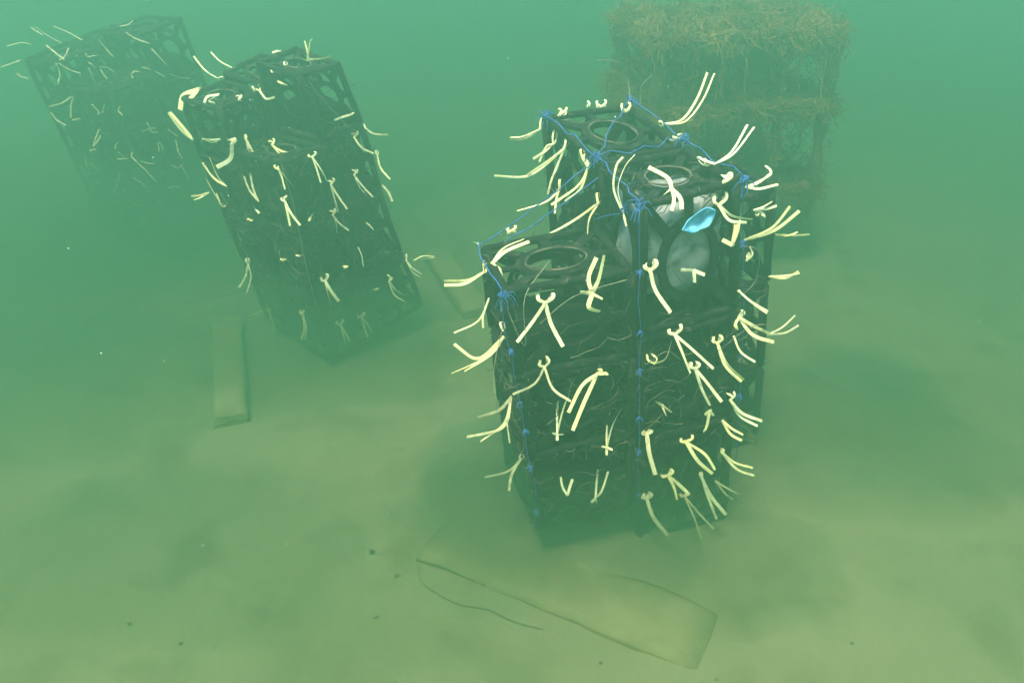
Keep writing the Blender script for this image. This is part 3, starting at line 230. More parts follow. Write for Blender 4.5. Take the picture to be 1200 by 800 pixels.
TIES_SECOND=[[[-1.254,3.707,1.152],[0.09,-0.55,0.83],[0.67,0.72,0.18],0.9,[[-1.231,3.717,1.154]],[[[-1.252,3.701,1.154],[-1.312,3.736,1.181],[-1.368,3.788,1.227]]]],[[-1.204,3.777,1.18],[0.08,-0.56,0.83],[0.67,0.72,0.18],0.6,[],[[[-1.201,3.767,1.182],[-1.259,3.792,1.205],[-1.308,3.836,1.235]]]],[[-1.314,3.62,1.127],[0.1,-0.55,0.83],[0.67,0.72,0.18],2.2,[],[[[-1.311,3.61,1.129],[-1.364,3.578,1.112],[-1.365,3.516,1.069]],[[-1.311,3.611,1.129],[-1.334,3.554,1.097],[-1.311,3.539,1.08]]]],[[-1.201,3.529,1.128],[0.09,-0.55,0.83],[0.67,0.72,0.18],1.3,[],[[[-1.197,3.516,1.131],[-1.241,3.498,1.125],[-1.245,3.455,1.088]],[[-1.199,3.522,1.13],[-1.231,3.491,1.113],[-1.204,3.479,1.106]]]],[[-1.09,3.432,1.132],[0.08,-0.55,0.83],[0.67,0.72,0.18],1.0,[[-1.103,3.447,1.141],[-1.086,3.449,1.144]],[]],[[-1.029,3.523,1.147],[0.07,-0.55,0.83],[0.67,0.72,0.18],1.0,[[-1.06,3.538,1.157],[-1.035,3.542,1.163]],[[[-1.027,3.513,1.149],[-0.994,3.478,1.124],[-0.963,3.494,1.126]]]],[[-0.898,3.393,1.204],[-0.24,-0.94,0.23],[-0.73,0.68,-0.03],1.0,[],[[[-0.896,3.386,1.206],[-0.916,3.394,1.214]],[[-0.894,3.38,1.207],[-0.873,3.374,1.202]]]],[[-0.939,3.421,1.241],[-0.23,-0.95,0.22],[-0.73,0.68,-0.03],1.0,[[-0.942,3.435,1.247]],[]],[[-0.862,3.33,1.289],[-0.24,-0.95,0.22],[-0.73,0.68,-0.03],1.0,[[-0.864,3.343,1.296]],[]],[[-0.891,3.343,1.334],[-0.24,-0.95,0.21],[-0.73,0.68,-0.03],1.0,[[-0.903,3.35,1.329],[-0.883,3.353,1.335]],[]],[[-0.772,3.33,1.308],[0.48,-0.83,0.3],[0.67,0.72,0.18],1.2,[],[[[-0.77,3.322,1.31],[-0.77,3.325,1.34],[-0.779,3.342,1.374]],[[-0.771,3.326,1.309],[-0.729,3.344,1.308],[-0.69,3.364,1.314]],[[-0.768,3.314,1.311],[-0.761,3.345,1.367],[-0.753,3.358,1.377]]]],[[-0.65,3.455,1.067],[0.46,-0.83,0.33],[0.67,0.72,0.18],1.0,[[-0.645,3.467,1.071]],[[[-0.648,3.444,1.07],[-0.681,3.432,1.063],[-0.711,3.401,1.058]]]],[[-0.607,3.499,0.999],[0.45,-0.83,0.33],[0.67,0.72,0.18],1.0,[[-0.616,3.516,1.012]],[[[-0.606,3.491,1.001],[-0.574,3.501,0.974],[-0.518,3.526,0.962]]]],[[-0.648,3.453,0.973],[0.46,-0.82,0.34],[0.67,0.72,0.18],1.0,[[-0.66,3.47,0.986],[-0.639,3.474,0.992]],[[[-0.646,3.44,0.977],[-0.618,3.437,0.935],[-0.574,3.459,0.903]]]],[[-0.572,3.528,0.874],[-0.29,-0.92,0.26],[-0.73,0.68,-0.03],1.0,[[-0.577,3.544,0.887]],[[[-0.569,3.512,0.879],[-0.556,3.495,0.829],[-0.517,3.477,0.786]]]],[[-1.357,3.564,0.933],[-0.19,-0.95,0.26],[-0.73,0.68,-0.03],1.5,[],[[[-1.356,3.559,0.934],[-1.402,3.577,0.969],[-1.452,3.602,1.035]],[[-1.355,3.558,0.935],[-1.389,3.576,0.977],[-1.444,3.603,1.038]]]],[[-1.293,3.517,0.947],[-0.2,-0.95,0.26],[-0.73,0.68,-0.03],1.0,[],[[[-1.288,3.502,0.951],[-1.254,3.504,0.947],[-1.208,3.487,0.956]],[[-1.29,3.508,0.95],[-1.252,3.493,0.94],[-1.225,3.492,0.944]]]],[[-1.129,3.378,0.968],[0.51,-0.79,0.33],[0.67,0.72,0.18],1.8,[[-1.145,3.396,0.983],[-1.125,3.398,0.986]],[[[-1.124,3.363,0.972],[-1.135,3.345,0.918],[-1.181,3.305,0.896]]]],[[-1.085,3.425,0.975],[0.51,-0.8,0.33],[0.67,0.72,0.18],1.0,[[-1.091,3.442,0.987]],[[[-1.082,3.415,0.978],[-1.055,3.409,0.919],[-1.015,3.418,0.873]],[[-1.083,3.417,0.977],[-1.068,3.404,0.914],[-1.024,3.401,0.853]]]],[[-0.977,3.411,0.954],[0.06,-0.54,0.84],[0.67,0.72,0.18],1.0,[[-0.993,3.426,0.964],[-0.976,3.431,0.973]],[[[-0.973,3.397,0.958],[-0.937,3.362,0.934],[-0.892,3.353,0.919]],[[-0.973,3.395,0.959],[-0.924,3.369,0.939],[-0.857,3.367,0.925]]]],[[-0.79,3.29,0.943],[0.48,-0.81,0.34],[0.67,0.72,0.18],1.1,[[-0.809,3.304,0.952],[-0.782,3.307,0.958]],[[[-0.789,3.284,0.945],[-0.773,3.265,0.903],[-0.759,3.25,0.851]],[[-0.788,3.278,0.947],[-0.758,3.271,0.9],[-0.739,3.27,0.855]]]],[[-0.905,3.203,0.92],[-0.23,-0.93,0.28],[-0.73,0.68,-0.03],1.1,[[-0.923,3.219,0.932],[-0.897,3.222,0.937]],[[[-0.902,3.193,0.923],[-0.892,3.185,0.888],[-0.883,3.169,0.852]],[[-0.901,3.188,0.925],[-0.877,3.183,0.896],[-0.847,3.166,0.864]]]],[[-0.906,3.227,0.781],[-0.24,-0.93,0.3],[-0.73,0.68,-0.03],1.2,[[-0.921,3.242,0.79],[-0.897,3.247,0.799]],[[[-0.904,3.223,0.783],[-0.895,3.202,0.741],[-0.887,3.184,0.694]],[[-0.903,3.218,0.785],[-0.879,3.194,0.744],[-0.843,3.174,0.701]]]],[[-0.74,3.342,0.812],[0.47,-0.81,0.36],[0.67,0.72,0.18],1.2,[[-0.755,3.357,0.821],[-0.734,3.362,0.83]],[[[-0.737,3.331,0.816],[-0.726,3.315,0.763],[-0.711,3.299,0.706]],[[-0.739,3.337,0.813],[-0.711,3.33,0.761],[-0.679,3.319,0.713]]]],[[-0.744,3.332,0.682],[0.47,-0.8,0.38],[0.67,0.72,0.18],1.0,[[-0.757,3.348,0.695],[-0.739,3.352,0.701]],[[[-0.743,3.326,0.685],[-0.73,3.314,0.651],[-0.727,3.295,0.614]],[[-0.742,3.321,0.686],[-0.718,3.323,0.648],[-0.683,3.328,0.615]]]],[[-0.659,3.433,0.82],[0.46,-0.81,0.36],[0.67,0.72,0.18],0.9,[[-0.668,3.452,0.836],[-0.65,3.452,0.836]],[[[-0.658,3.428,0.822],[-0.635,3.411,0.772],[-0.606,3.409,0.732]],[[-0.658,3.428,0.822],[-0.626,3.423,0.775],[-0.587,3.425,0.726]]]],[[-1.052,3.358,0.732],[-0.22,-0.93,0.3],[-0.73,0.68,-0.03],1.0,[],[[[-1.048,3.347,0.736],[-1.088,3.373,0.778],[-1.108,3.391,0.838]],[[-1.05,3.351,0.735],[-1.068,3.365,0.781],[-1.078,3.388,0.843]]]],[[-1.297,3.59,0.636],[-0.2,-0.93,0.3],[-0.73,0.68,-0.03],1.0,[[-1.284,3.59,0.62]],[[[-1.291,3.576,0.642],[-1.321,3.599,0.685],[-1.352,3.621,0.74]],[[-1.293,3.58,0.64],[-1.312,3.605,0.683],[-1.325,3.625,0.75]]]],[[-1.353,3.623,0.672],[0.52,-0.78,0.35],[0.67,0.72,0.18],1.0,[],[[[-1.349,3.61,0.677],[-1.379,3.594,0.671],[-1.411,3.569,0.676]],[[-1.351,3.618,0.674],[-1.381,3.584,0.663],[-1.404,3.571,0.659]]]],[[-1.225,3.5,0.748],[-0.21,-0.94,0.29],[-0.73,0.68,-0.03],1.0,[],[[[-1.22,3.486,0.753],[-1.28,3.517,0.78],[-1.324,3.542,0.839]],[[-1.221,3.488,0.752],[-1.258,3.511,0.786],[-1.29,3.541,0.862]]]],[[-1.129,3.445,0.614],[-0.22,-0.93,0.31],[-0.73,0.68,-0.03],1.0,[[-1.139,3.456,0.617],[-1.12,3.452,0.611]],[]],[[-0.818,3.251,0.703],[0.48,-0.79,0.38],[0.67,0.72,0.18],1.0,[],[[[-0.816,3.244,0.706],[-0.823,3.237,0.694]],[[-0.816,3.244,0.706],[-0.805,3.25,0.722]]]],[[-0.619,3.461,0.584],[0.45,-0.81,0.38],[0.67,0.72,0.18],1.0,[],[[[-0.617,3.449,0.589],[-0.634,3.452,0.603]],[[-0.617,3.45,0.588],[-0.6,3.448,0.569]]]],[[-1.218,3.593,0.34],[-0.22,-0.92,0.33],[-0.73,0.68,-0.03],1.1,[[-1.228,3.612,0.357],[-1.213,3.612,0.357]],[[[-1.214,3.581,0.345],[-1.237,3.572,0.28],[-1.27,3.561,0.233]],[[-1.213,3.579,0.346],[-1.207,3.563,0.284],[-1.23,3.539,0.217]]]],[[-0.979,3.338,0.473],[-0.24,-0.91,0.33],[-0.73,0.68,-0.03],1.0,[[-0.989,3.349,0.476],[-0.974,3.348,0.473]],[]],[[-0.721,3.346,0.434],[0.46,-0.79,0.4],[0.67,0.72,0.18],1.0,[[-0.73,3.357,0.437],[-0.712,3.357,0.437]],[]],[[-0.794,3.27,0.409],[0.47,-0.78,0.41],[0.67,0.72,0.18],1.3,[[-0.814,3.284,0.419],[-0.789,3.292,0.431]],[[[-0.792,3.26,0.415],[-0.782,3.238,0.369],[-0.771,3.227,0.313]],[[-0.791,3.256,0.416],[-0.769,3.248,0.372],[-0.741,3.248,0.323]]]],[[-0.558,3.491,0.298],[0.44,-0.8,0.42],[0.67,0.72,0.18],1.0,[[-0.567,3.514,0.321],[-0.551,3.508,0.311]],[[[-0.556,3.48,0.303],[-0.529,3.482,0.259],[-0.487,3.48,0.234]],[[-0.557,3.483,0.301],[-0.535,3.462,0.247],[-0.491,3.466,0.21]]]],[[-0.485,3.571,0.367],[0.43,-0.81,0.41],[0.67,0.72,0.18],1.0,[[-0.486,3.592,0.388]],[[[-0.484,3.567,0.369],[-0.457,3.553,0.337],[-0.417,3.566,0.3]],[[-0.484,3.565,0.37],[-0.458,3.55,0.321],[-0.421,3.556,0.288]]]],[[-0.451,3.586,0.36],[0.43,-0.81,0.41],[0.67,0.72,0.18],1.0,[],[[[-0.45,3.575,0.365],[-0.41,3.601,0.362],[-0.36,3.621,0.361]],[[-0.45,3.574,0.366],[-0.412,3.596,0.377],[-0.364,3.624,0.365]]]],[[-1.16,3.605,0.079],[-0.23,-0.9,0.36],[-0.73,0.68,-0.03],1.1,[[-1.174,3.623,0.093],[-1.154,3.621,0.089]],[[[-1.157,3.599,0.082],[-1.164,3.571,0.018],[-1.193,3.547,-0.058]],[[-1.155,3.592,0.086],[-1.138,3.564,0.018],[-1.146,3.54,-0.053]]]],[[-0.927,3.335,0.21],[-0.25,-0.9,0.36],[-0.73,0.68,-0.03],1.1,[[-0.94,3.352,0.222],[-0.921,3.352,0.222]],[[[-0.925,3.329,0.213],[-0.918,3.303,0.167],[-0.936,3.287,0.111]],[[-0.926,3.331,0.212],[-0.911,3.306,0.166],[-0.921,3.288,0.111]]]],[[-0.758,3.302,0.181],[0.46,-0.77,0.43],[0.67,0.72,0.18],1.1,[[-0.774,3.315,0.187],[-0.748,3.32,0.196]],[[[-0.756,3.293,0.185],[-0.746,3.279,0.146],[-0.736,3.266,0.106]],[[-0.756,3.293,0.186],[-0.735,3.283,0.148],[-0.719,3.275,0.109]]]],[[-0.675,3.379,0.178],[0.45,-0.78,0.43],[0.67,0.72,0.18],1.1,[[-0.696,3.39,0.18],[-0.669,3.396,0.19]],[[[-0.673,3.367,0.184],[-0.664,3.357,0.137],[-0.65,3.341,0.093]],[[-0.673,3.368,0.183],[-0.649,3.364,0.146],[-0.631,3.353,0.113]]]],[[-1.212,3.658,0.06],[-0.22,-0.9,0.36],[-0.73,0.68,-0.03],1.0,[],[[[-1.208,3.644,0.067],[-1.25,3.651,0.045],[-1.294,3.652,0.03]],[[-1.209,3.647,0.066],[-1.242,3.644,0.034],[-1.287,3.646,0.01]]]],[[-0.565,3.556,0.732],[-0.29,-0.91,0.28],[-0.73,0.68,-0.03],1.0,[],[[[-0.562,3.541,0.737],[-0.537,3.532,0.709],[-0.519,3.514,0.673]]]],[[-1.078,3.388,0.683],[-0.22,-0.93,0.3],[-0.73,0.68,-0.03],1.0,[],[[[-1.075,3.379,0.686],[-1.088,3.386,0.706]],[[-1.076,3.383,0.685],[-1.06,3.369,0.675]]]],[[-0.666,3.406,0.503],[0.46,-0.8,0.4],[0.67,0.72,0.18],0.7,[],[[[-0.665,3.402,0.505],[-0.651,3.388,0.471],[-0.645,3.371,0.43]]]],[[-0.884,3.241,0.537],[-0.24,-0.91,0.33],[-0.73,0.68,-0.03],0.8,[[-0.894,3.25,0.537],[-0.879,3.248,0.534]],[]],[[-0.614,3.439,0.28],[0.45,-0.79,0.42],[0.67,0.72,0.18],0.8,[[-0.623,3.449,0.28],[-0.604,3.45,0.283]],[]]]
TIES_THIRD=[[[-2.869,5.453,1.014],[0.17,-0.54,0.82],[0.54,0.82,0.17],1.0,[[-2.873,5.461,1.012]],[[[-2.863,5.442,1.016],[-2.901,5.456,1.033],[-2.941,5.475,1.055]]]],[[-2.786,5.482,0.963],[0.16,-0.54,0.82],[0.54,0.82,0.17],1.0,[[-2.79,5.49,0.962]],[[[-2.783,5.478,0.964],[-2.864,5.502,1.0],[-2.949,5.542,1.048]]]],[[-2.662,5.507,0.974],[0.15,-0.55,0.82],[0.54,0.82,0.17],1.0,[[-2.666,5.515,0.972]],[[[-2.658,5.498,0.975],[-2.745,5.526,1.016],[-2.838,5.551,1.046]]]],[[-2.407,5.314,0.916],[-0.08,-0.97,0.21],[-0.83,0.56,-0.06],1.0,[[-2.411,5.322,0.914]],[[[-2.402,5.302,0.918],[-2.438,5.313,0.961],[-2.475,5.323,1.013]]]],[[-2.098,5.136,1.024],[0.6,-0.74,0.3],[0.54,0.82,0.17],1.0,[[-2.101,5.144,1.022]],[[[-2.096,5.132,1.025],[-2.15,5.097,1.055],[-2.196,5.077,1.096]]]],[[-2.261,5.175,1.111],[-0.08,-0.98,0.19],[-0.83,0.56,-0.06],1.0,[[-2.265,5.184,1.11]],[[[-2.258,5.169,1.112],[-2.212,5.169,1.122],[-2.173,5.158,1.147]]]],[[-2.951,5.271,0.9],[0.18,-0.53,0.83],[0.54,0.82,0.17],1.0,[[-2.956,5.279,0.898]],[[[-2.948,5.265,0.901],[-2.988,5.226,0.89],[-3.031,5.186,0.878]]]],[[-2.935,5.271,0.795],[-0.04,-0.97,0.22],[-0.83,0.56,-0.06],1.0,[[-2.939,5.279,0.793]],[[[-2.929,5.261,0.797],[-2.966,5.267,0.806],[-2.994,5.272,0.825]]]],[[-2.63,5.066,0.923],[-0.05,-0.98,0.21],[-0.83,0.56,-0.06],1.0,[[-2.635,5.075,0.922]],[[[-2.626,5.057,0.925],[-2.615,5.047,0.875],[-2.633,5.034,0.82]]]],[[-2.601,5.108,0.939],[0.16,-0.54,0.83],[0.54,0.82,0.17],1.0,[[-2.605,5.116,0.937]],[[[-2.596,5.099,0.941],[-2.654,5.135,0.972],[-2.711,5.162,1.009]]]],[[-2.61,5.065,0.924],[0.63,-0.71,0.3],[0.54,0.82,0.17],1.0,[[-2.614,5.073,0.922]],[[[-2.602,5.049,0.927],[-2.564,5.074,0.888],[-2.519,5.094,0.864]]]],[[-2.514,5.201,0.87],[0.62,-0.72,0.3],[0.54,0.82,0.17],1.0,[[-2.518,5.209,0.869]],[[[-2.507,5.185,0.874],[-2.485,5.178,0.786],[-2.432,5.166,0.708]]]],[[-2.473,5.259,0.848],[0.62,-0.72,0.31],[0.54,0.82,0.17],1.0,[[-2.477,5.267,0.846]],[[[-2.47,5.252,0.849],[-2.438,5.244,0.796],[-2.407,5.255,0.748]]]],[[-2.221,5.119,0.77],[0.13,-0.54,0.83],[0.54,0.82,0.17],1.0,[[-2.225,5.127,0.768]],[[[-2.218,5.111,0.772],[-2.239,5.14,0.795],[-2.26,5.187,0.829]]]],[[-2.181,5.17,0.882],[-0.09,-0.97,0.21],[-0.83,0.56,-0.06],1.0,[[-2.184,5.179,0.88]],[[[-2.177,5.162,0.884],[-2.11,5.148,0.867],[-2.046,5.132,0.836]]]],[[-1.966,5.305,0.787],[0.59,-0.74,0.32],[0.54,0.82,0.17],1.0,[[-1.969,5.313,0.785]],[[[-1.964,5.301,0.788],[-2.009,5.258,0.803],[-2.056,5.233,0.833]]]],[[-2.6,5.086,0.733],[-0.06,-0.97,0.23],[-0.83,0.56,-0.06],1.0,[[-2.604,5.094,0.731]],[[[-2.596,5.079,0.735],[-2.66,5.065,0.698],[-2.741,5.066,0.678]]]],[[-2.587,5.078,0.73],[-0.06,-0.97,0.23],[-0.83,0.56,-0.06],1.0,[[-2.591,5.086,0.728]],[[[-2.58,5.065,0.733],[-2.607,5.063,0.684],[-2.615,5.044,0.618]]]],[[-2.855,5.287,0.583],[-0.05,-0.97,0.24],[-0.83,0.56,-0.06],1.0,[[-2.859,5.295,0.581]],[[[-2.848,5.274,0.587],[-2.819,5.264,0.542],[-2.767,5.26,0.511]]]],[[-2.46,5.032,0.55],[-0.07,-0.97,0.25],[-0.83,0.56,-0.06],1.0,[[-2.464,5.04,0.548]],[[[-2.454,5.019,0.554],[-2.483,5.012,0.505],[-2.506,5.005,0.46]]]],[[-2.12,5.044,0.469],[0.6,-0.72,0.34],[0.54,0.82,0.17],1.0,[[-2.123,5.052,0.467]],[[[-2.117,5.036,0.472],[-2.107,5.036,0.445],[-2.102,5.022,0.418]]]],[[-2.224,4.908,0.392],[-0.08,-0.96,0.27],[-0.83,0.56,-0.06],1.0,[[-2.228,4.916,0.389]],[[[-2.222,4.904,0.393],[-2.165,4.876,0.351],[-2.114,4.864,0.286]]]],[[-2.153,4.984,0.357],[0.6,-0.72,0.35],[0.54,0.82,0.17],1.0,[[-2.156,4.992,0.354]],[[[-2.149,4.976,0.359],[-2.184,4.953,0.372],[-2.218,4.933,0.394]]]],[[-2.655,5.244,0.158],[-0.07,-0.96,0.28],[-0.83,0.56,-0.06],1.0,[[-2.658,5.251,0.156]],[[[-2.651,5.236,0.161],[-2.67,5.219,0.121],[-2.707,5.217,0.076]]]],[[-2.287,5.028,0.023],[-0.09,-0.95,0.3],[-0.83,0.56,-0.06],1.0,[[-2.29,5.035,0.02]],[[[-2.28,5.013,0.028],[-2.309,5.009,-0.016],[-2.344,4.993,-0.055]]]],[[-2.904,5.345,0.979],[0.18,-0.54,0.83],[0.54,0.82,0.17],1.0,[[-2.908,5.354,0.978]],[[[-2.899,5.337,0.981],[-2.949,5.34,0.99],[-3.013,5.289,0.98]]]],[[-2.092,5.141,0.99],[0.6,-0.74,0.3],[0.54,0.82,0.17],1.0,[[-2.095,5.149,0.988]],[[[-2.089,5.135,0.991],[-2.058,5.135,0.952],[-2.025,5.139,0.903]]]],[[-2.047,5.133,0.286],[0.59,-0.72,0.36],[0.54,0.82,0.17],1.0,[[-2.05,5.141,0.283]],[[[-2.044,5.126,0.288],[-2.028,5.118,0.247],[-2.011,5.107,0.206]]]],[[-2.057,5.135,0.452],[0.59,-0.73,0.34],[0.54,0.82,0.17],1.0,[[-2.06,5.143,0.45]],[[[-2.051,5.121,0.456],[-2.041,5.1,0.394],[-2.023,5.101,0.351]]]],[[-2.418,5.065,0.259],[-0.08,-0.96,0.27],[-0.83,0.56,-0.06],1.0,[[-2.422,5.073,0.257]],[[[-2.413,5.055,0.263],[-2.434,5.04,0.213],[-2.467,5.034,0.155]]]],[[-2.34,5.296,0.787],[-0.08,-0.97,0.22],[-0.83,0.56,-0.06],1.0,[[-2.344,5.304,0.785]],[[[-2.333,5.281,0.791],[-2.307,5.283,0.808],[-2.285,5.284,0.785]]]],[[-2.656,5.219,0.279],[-0.06,-0.96,0.27],[-0.83,0.56,-0.06],1.0,[[-2.66,5.227,0.277]],[[[-2.651,5.208,0.283],[-2.628,5.2,0.265],[-2.603,5.191,0.232]]]],[[-2.414,5.102,0.072],[-0.08,-0.95,0.29],[-0.83,0.56,-0.06],1.0,[[-2.418,5.11,0.069]],[[[-2.412,5.097,0.074],[-2.375,5.09,0.059],[-2.332,5.081,0.046]]]],[[-2.571,5.107,0.77],[0.63,-0.71,0.31],[0.54,0.82,0.17],1.0,[[-2.575,5.115,0.768]],[[[-2.568,5.101,0.771],[-2.528,5.122,0.753],[-2.517,5.119,0.735]]]],[[-2.377,5.013,0.377],[-0.08,-0.96,0.27],[-0.83,0.56,-0.06],1.0,[[-2.381,5.021,0.374]],[[[-2.372,5.003,0.38],[-2.32,4.996,0.386],[-2.29,5.003,0.401]]]],[[-2.295,5.141,0.761],[0.13,-0.54,0.83],[0.54,0.82,0.17],1.0,[[-2.299,5.149,0.759]],[[[-2.291,5.132,0.764],[-2.299,5.1,0.741],[-2.271,5.066,0.724]]]],[[-2.293,4.98,0.267],[-0.08,-0.96,0.28],[-0.83,0.56,-0.06],1.0,[[-2.296,4.988,0.264]],[[[-2.287,4.969,0.271],[-2.236,4.952,0.241],[-2.214,4.945,0.223]]]],[[-2.673,5.17,0.569],[-0.06,-0.97,0.24],[-0.83,0.56,-0.06],1.0,[[-2.677,5.178,0.566]],[[[-2.67,5.165,0.57],[-2.629,5.158,0.581],[-2.604,5.16,0.586]]]],[[-2.241,4.892,0.724],[0.61,-0.72,0.32],[0.54,0.82,0.17],1.0,[[-2.245,4.9,0.722]],[[[-2.235,4.879,0.727],[-2.245,4.873,0.704],[-2.224,4.869,0.681]]]],[[-2.51,5.162,0.09],[-0.07,-0.96,0.29],[-0.83,0.56,-0.06],1.0,[[-2.514,5.17,0.087]],[[[-2.505,5.151,0.094],[-2.461,5.159,0.122],[-2.448,5.156,0.105]]]],[[-2.713,5.274,0.199],[-0.06,-0.96,0.27],[-0.83,0.56,-0.06],1.0,[[-2.717,5.282,0.196]],[[[-2.707,5.262,0.203],[-2.721,5.267,0.188],[-2.74,5.255,0.155]]]],[[-2.629,5.116,0.935],[0.17,-0.54,0.83],[0.54,0.82,0.17],1.0,[[-2.633,5.124,0.934]],[[[-2.627,5.112,0.936],[-2.604,5.145,0.956],[-2.601,5.195,0.988]]]],[[-2.175,4.972,0.557],[0.61,-0.72,0.34],[0.54,0.82,0.17],1.0,[[-2.179,4.98,0.555]],[[[-2.17,4.961,0.561],[-2.129,4.998,0.57],[-2.11,5.008,0.557]]]],[[-2.234,4.902,0.452],[-0.08,-0.96,0.26],[-0.83,0.56,-0.06],1.0,[[-2.237,4.91,0.449]],[[[-2.23,4.893,0.454],[-2.236,4.884,0.432],[-2.209,4.876,0.409]]]],[[-2.148,5.011,0.555],[0.6,-0.72,0.34],[0.54,0.82,0.17],1.0,[[-2.152,5.019,0.553]],[[[-2.144,5.001,0.558],[-2.128,5.002,0.542],[-2.108,5.014,0.54]]]],[[-2.444,4.987,0.71],[-0.07,-0.97,0.24],[-0.83,0.56,-0.06],1.0,[[-2.448,4.995,0.708]],[[[-2.439,4.978,0.712],[-2.401,4.96,0.674],[-2.415,4.961,0.66]]]],[[-2.515,5.208,0.949],[0.63,-0.72,0.3],[0.54,0.82,0.17],1.0,[[-2.519,5.216,0.947]],[[[-2.51,5.199,0.951],[-2.501,5.201,0.937],[-2.456,5.237,0.939]]]],[[-2.087,5.077,0.316],[0.59,-0.72,0.36],[0.54,0.82,0.17],1.0,[[-2.09,5.085,0.314]],[[[-2.084,5.069,0.319],[-2.053,5.075,0.299],[-2.036,5.105,0.314]]]],[[-2.468,5.046,0.509],[-0.07,-0.97,0.25],[-0.83,0.56,-0.06],1.0,[[-2.472,5.054,0.506]],[[[-2.462,5.035,0.512],[-2.472,5.028,0.494],[-2.514,5.02,0.453]]]],[[-2.691,5.237,0.304],[-0.06,-0.96,0.27],[-0.83,0.56,-0.06],1.0,[[-2.695,5.245,0.302]],[[[-2.685,5.226,0.308],[-2.681,5.214,0.27],[-2.665,5.205,0.242]]]],[[-2.221,5.204,0.847],[-0.09,-0.97,0.22],[-0.83,0.56,-0.06],1.0,[[-2.225,5.213,0.846]],[[[-2.217,5.193,0.85],[-2.249,5.199,0.852],[-2.269,5.191,0.834]]]],[[-2.078,5.112,0.526],[0.6,-0.73,0.34],[0.54,0.82,0.17],1.0,[[-2.081,5.12,0.524]],[[[-2.076,5.106,0.528],[-2.054,5.114,0.504],[-2.033,5.119,0.484]]]],[[-2.509,5.211,0.899],[0.62,-0.72,0.3],[0.54,0.82,0.17],1.0,[[-2.513,5.219,0.897]],[[[-2.506,5.204,0.901],[-2.492,5.2,0.894],[-2.479,5.209,0.869]]]],[[-2.166,4.943,0.153],[0.6,-0.71,0.37],[0.54,0.82,0.17],1.0,[[-2.169,4.951,0.15]],[[[-2.159,4.929,0.158],[-2.139,4.935,0.125],[-2.129,4.951,0.126]]]],[[-2.354,4.988,0.425],[-0.08,-0.96,0.26],[-0.83,0.56,-0.06],1.0,[[-2.357,4.995,0.422]],[[[-2.347,4.973,0.429],[-2.308,4.961,0.395],[-2.294,4.964,0.377]]]],[[-2.153,5.009,0.597],[0.6,-0.72,0.33],[0.54,0.82,0.17],1.0,[[-2.156,5.017,0.595]],[[[-2.147,4.996,0.601],[-2.135,4.994,0.567],[-2.115,5.02,0.57]]]],[[-2.739,5.339,-0.028],[-0.06,-0.95,0.29],[-0.83,0.56,-0.06],1.0,[[-2.743,5.347,-0.031]],[[[-2.735,5.331,-0.025],[-2.678,5.322,-0.027],[-2.645,5.321,-0.046]]]],[[-2.115,5.022,0.191],[0.6,-0.72,0.37],[0.54,0.82,0.17],1.0,[[-2.118,5.03,0.188]],[[[-2.11,5.011,0.195],[-2.086,5.034,0.197],[-2.051,5.054,0.179]]]],[[-2.127,5.034,0.467],[0.6,-0.72,0.34],[0.54,0.82,0.17],1.0,[[-2.13,5.042,0.465]],[[[-2.124,5.028,0.469],[-2.116,5.006,0.434],[-2.122,5.004,0.428]]]],[[-2.375,4.997,0.449],[-0.07,-0.96,0.26],[-0.83,0.56,-0.06],1.0,[[-2.378,5.004,0.446]],[[[-2.369,4.985,0.452],[-2.357,4.99,0.475],[-2.307,5.0,0.511]]]],[[-2.581,5.224,0.019],[-0.07,-0.95,0.29],[-0.83,0.56,-0.06],1.0,[[-2.584,5.231,0.016]],[[[-2.574,5.212,0.023],[-2.531,5.215,0.032],[-2.471,5.207,0.04]]]],[[-2.618,5.174,0.376],[-0.06,-0.96,0.26],[-0.83,0.56,-0.06],1.0,[[-2.622,5.182,0.374]],[[[-2.614,5.165,0.379],[-2.596,5.168,0.386],[-2.528,5.162,0.392]]]],[[-2.377,4.951,0.675],[-0.07,-0.97,0.24],[-0.83,0.56,-0.06],1.0,[[-2.381,4.959,0.672]],[[[-2.373,4.942,0.677],[-2.354,4.943,0.714],[-2.342,4.953,0.727]]]],[[-2.473,5.261,0.864],[0.62,-0.72,0.3],[0.54,0.82,0.17],1.0,[[-2.477,5.27,0.862]],[[[-2.466,5.246,0.867],[-2.439,5.281,0.856],[-2.408,5.292,0.826]]]]]
FRAME_MAIN=[[0.3032,2.0479,1.223],[[0.9506,-0.2967,-0.091],[0.2934,0.9548,-0.0475],[0.101,0.0185,0.9947]],[0.3359,0.3594,0.1894],[[0.0,0.0,0.0],[1.0,0.0,0.0],[0.0,1.0,0.0],[1.0,1.0,0.0],[0.0,2.0,0.0],[1.0,2.0,0.0],[-1.0,0.0,-1.0],[-1.0,1.0,-1.0],[0.0,0.0,-1.0],[0.0,0.0,-2.0]],[[0.0149,0.0067,0.0116],[-0.0392,0.0069,0.0119],[0.0597,-0.0063,-0.0109],[-0.0045,-0.0164,-0.0283],[-0.0211,0.019,0.0329],[-0.0183,0.0021,0.0037],[-0.0496,0.0125,0.0217],[0.0099,-0.0104,-0.018],[0.004,-0.0129,-0.0223],[0.0146,0.0051,0.0088]]]
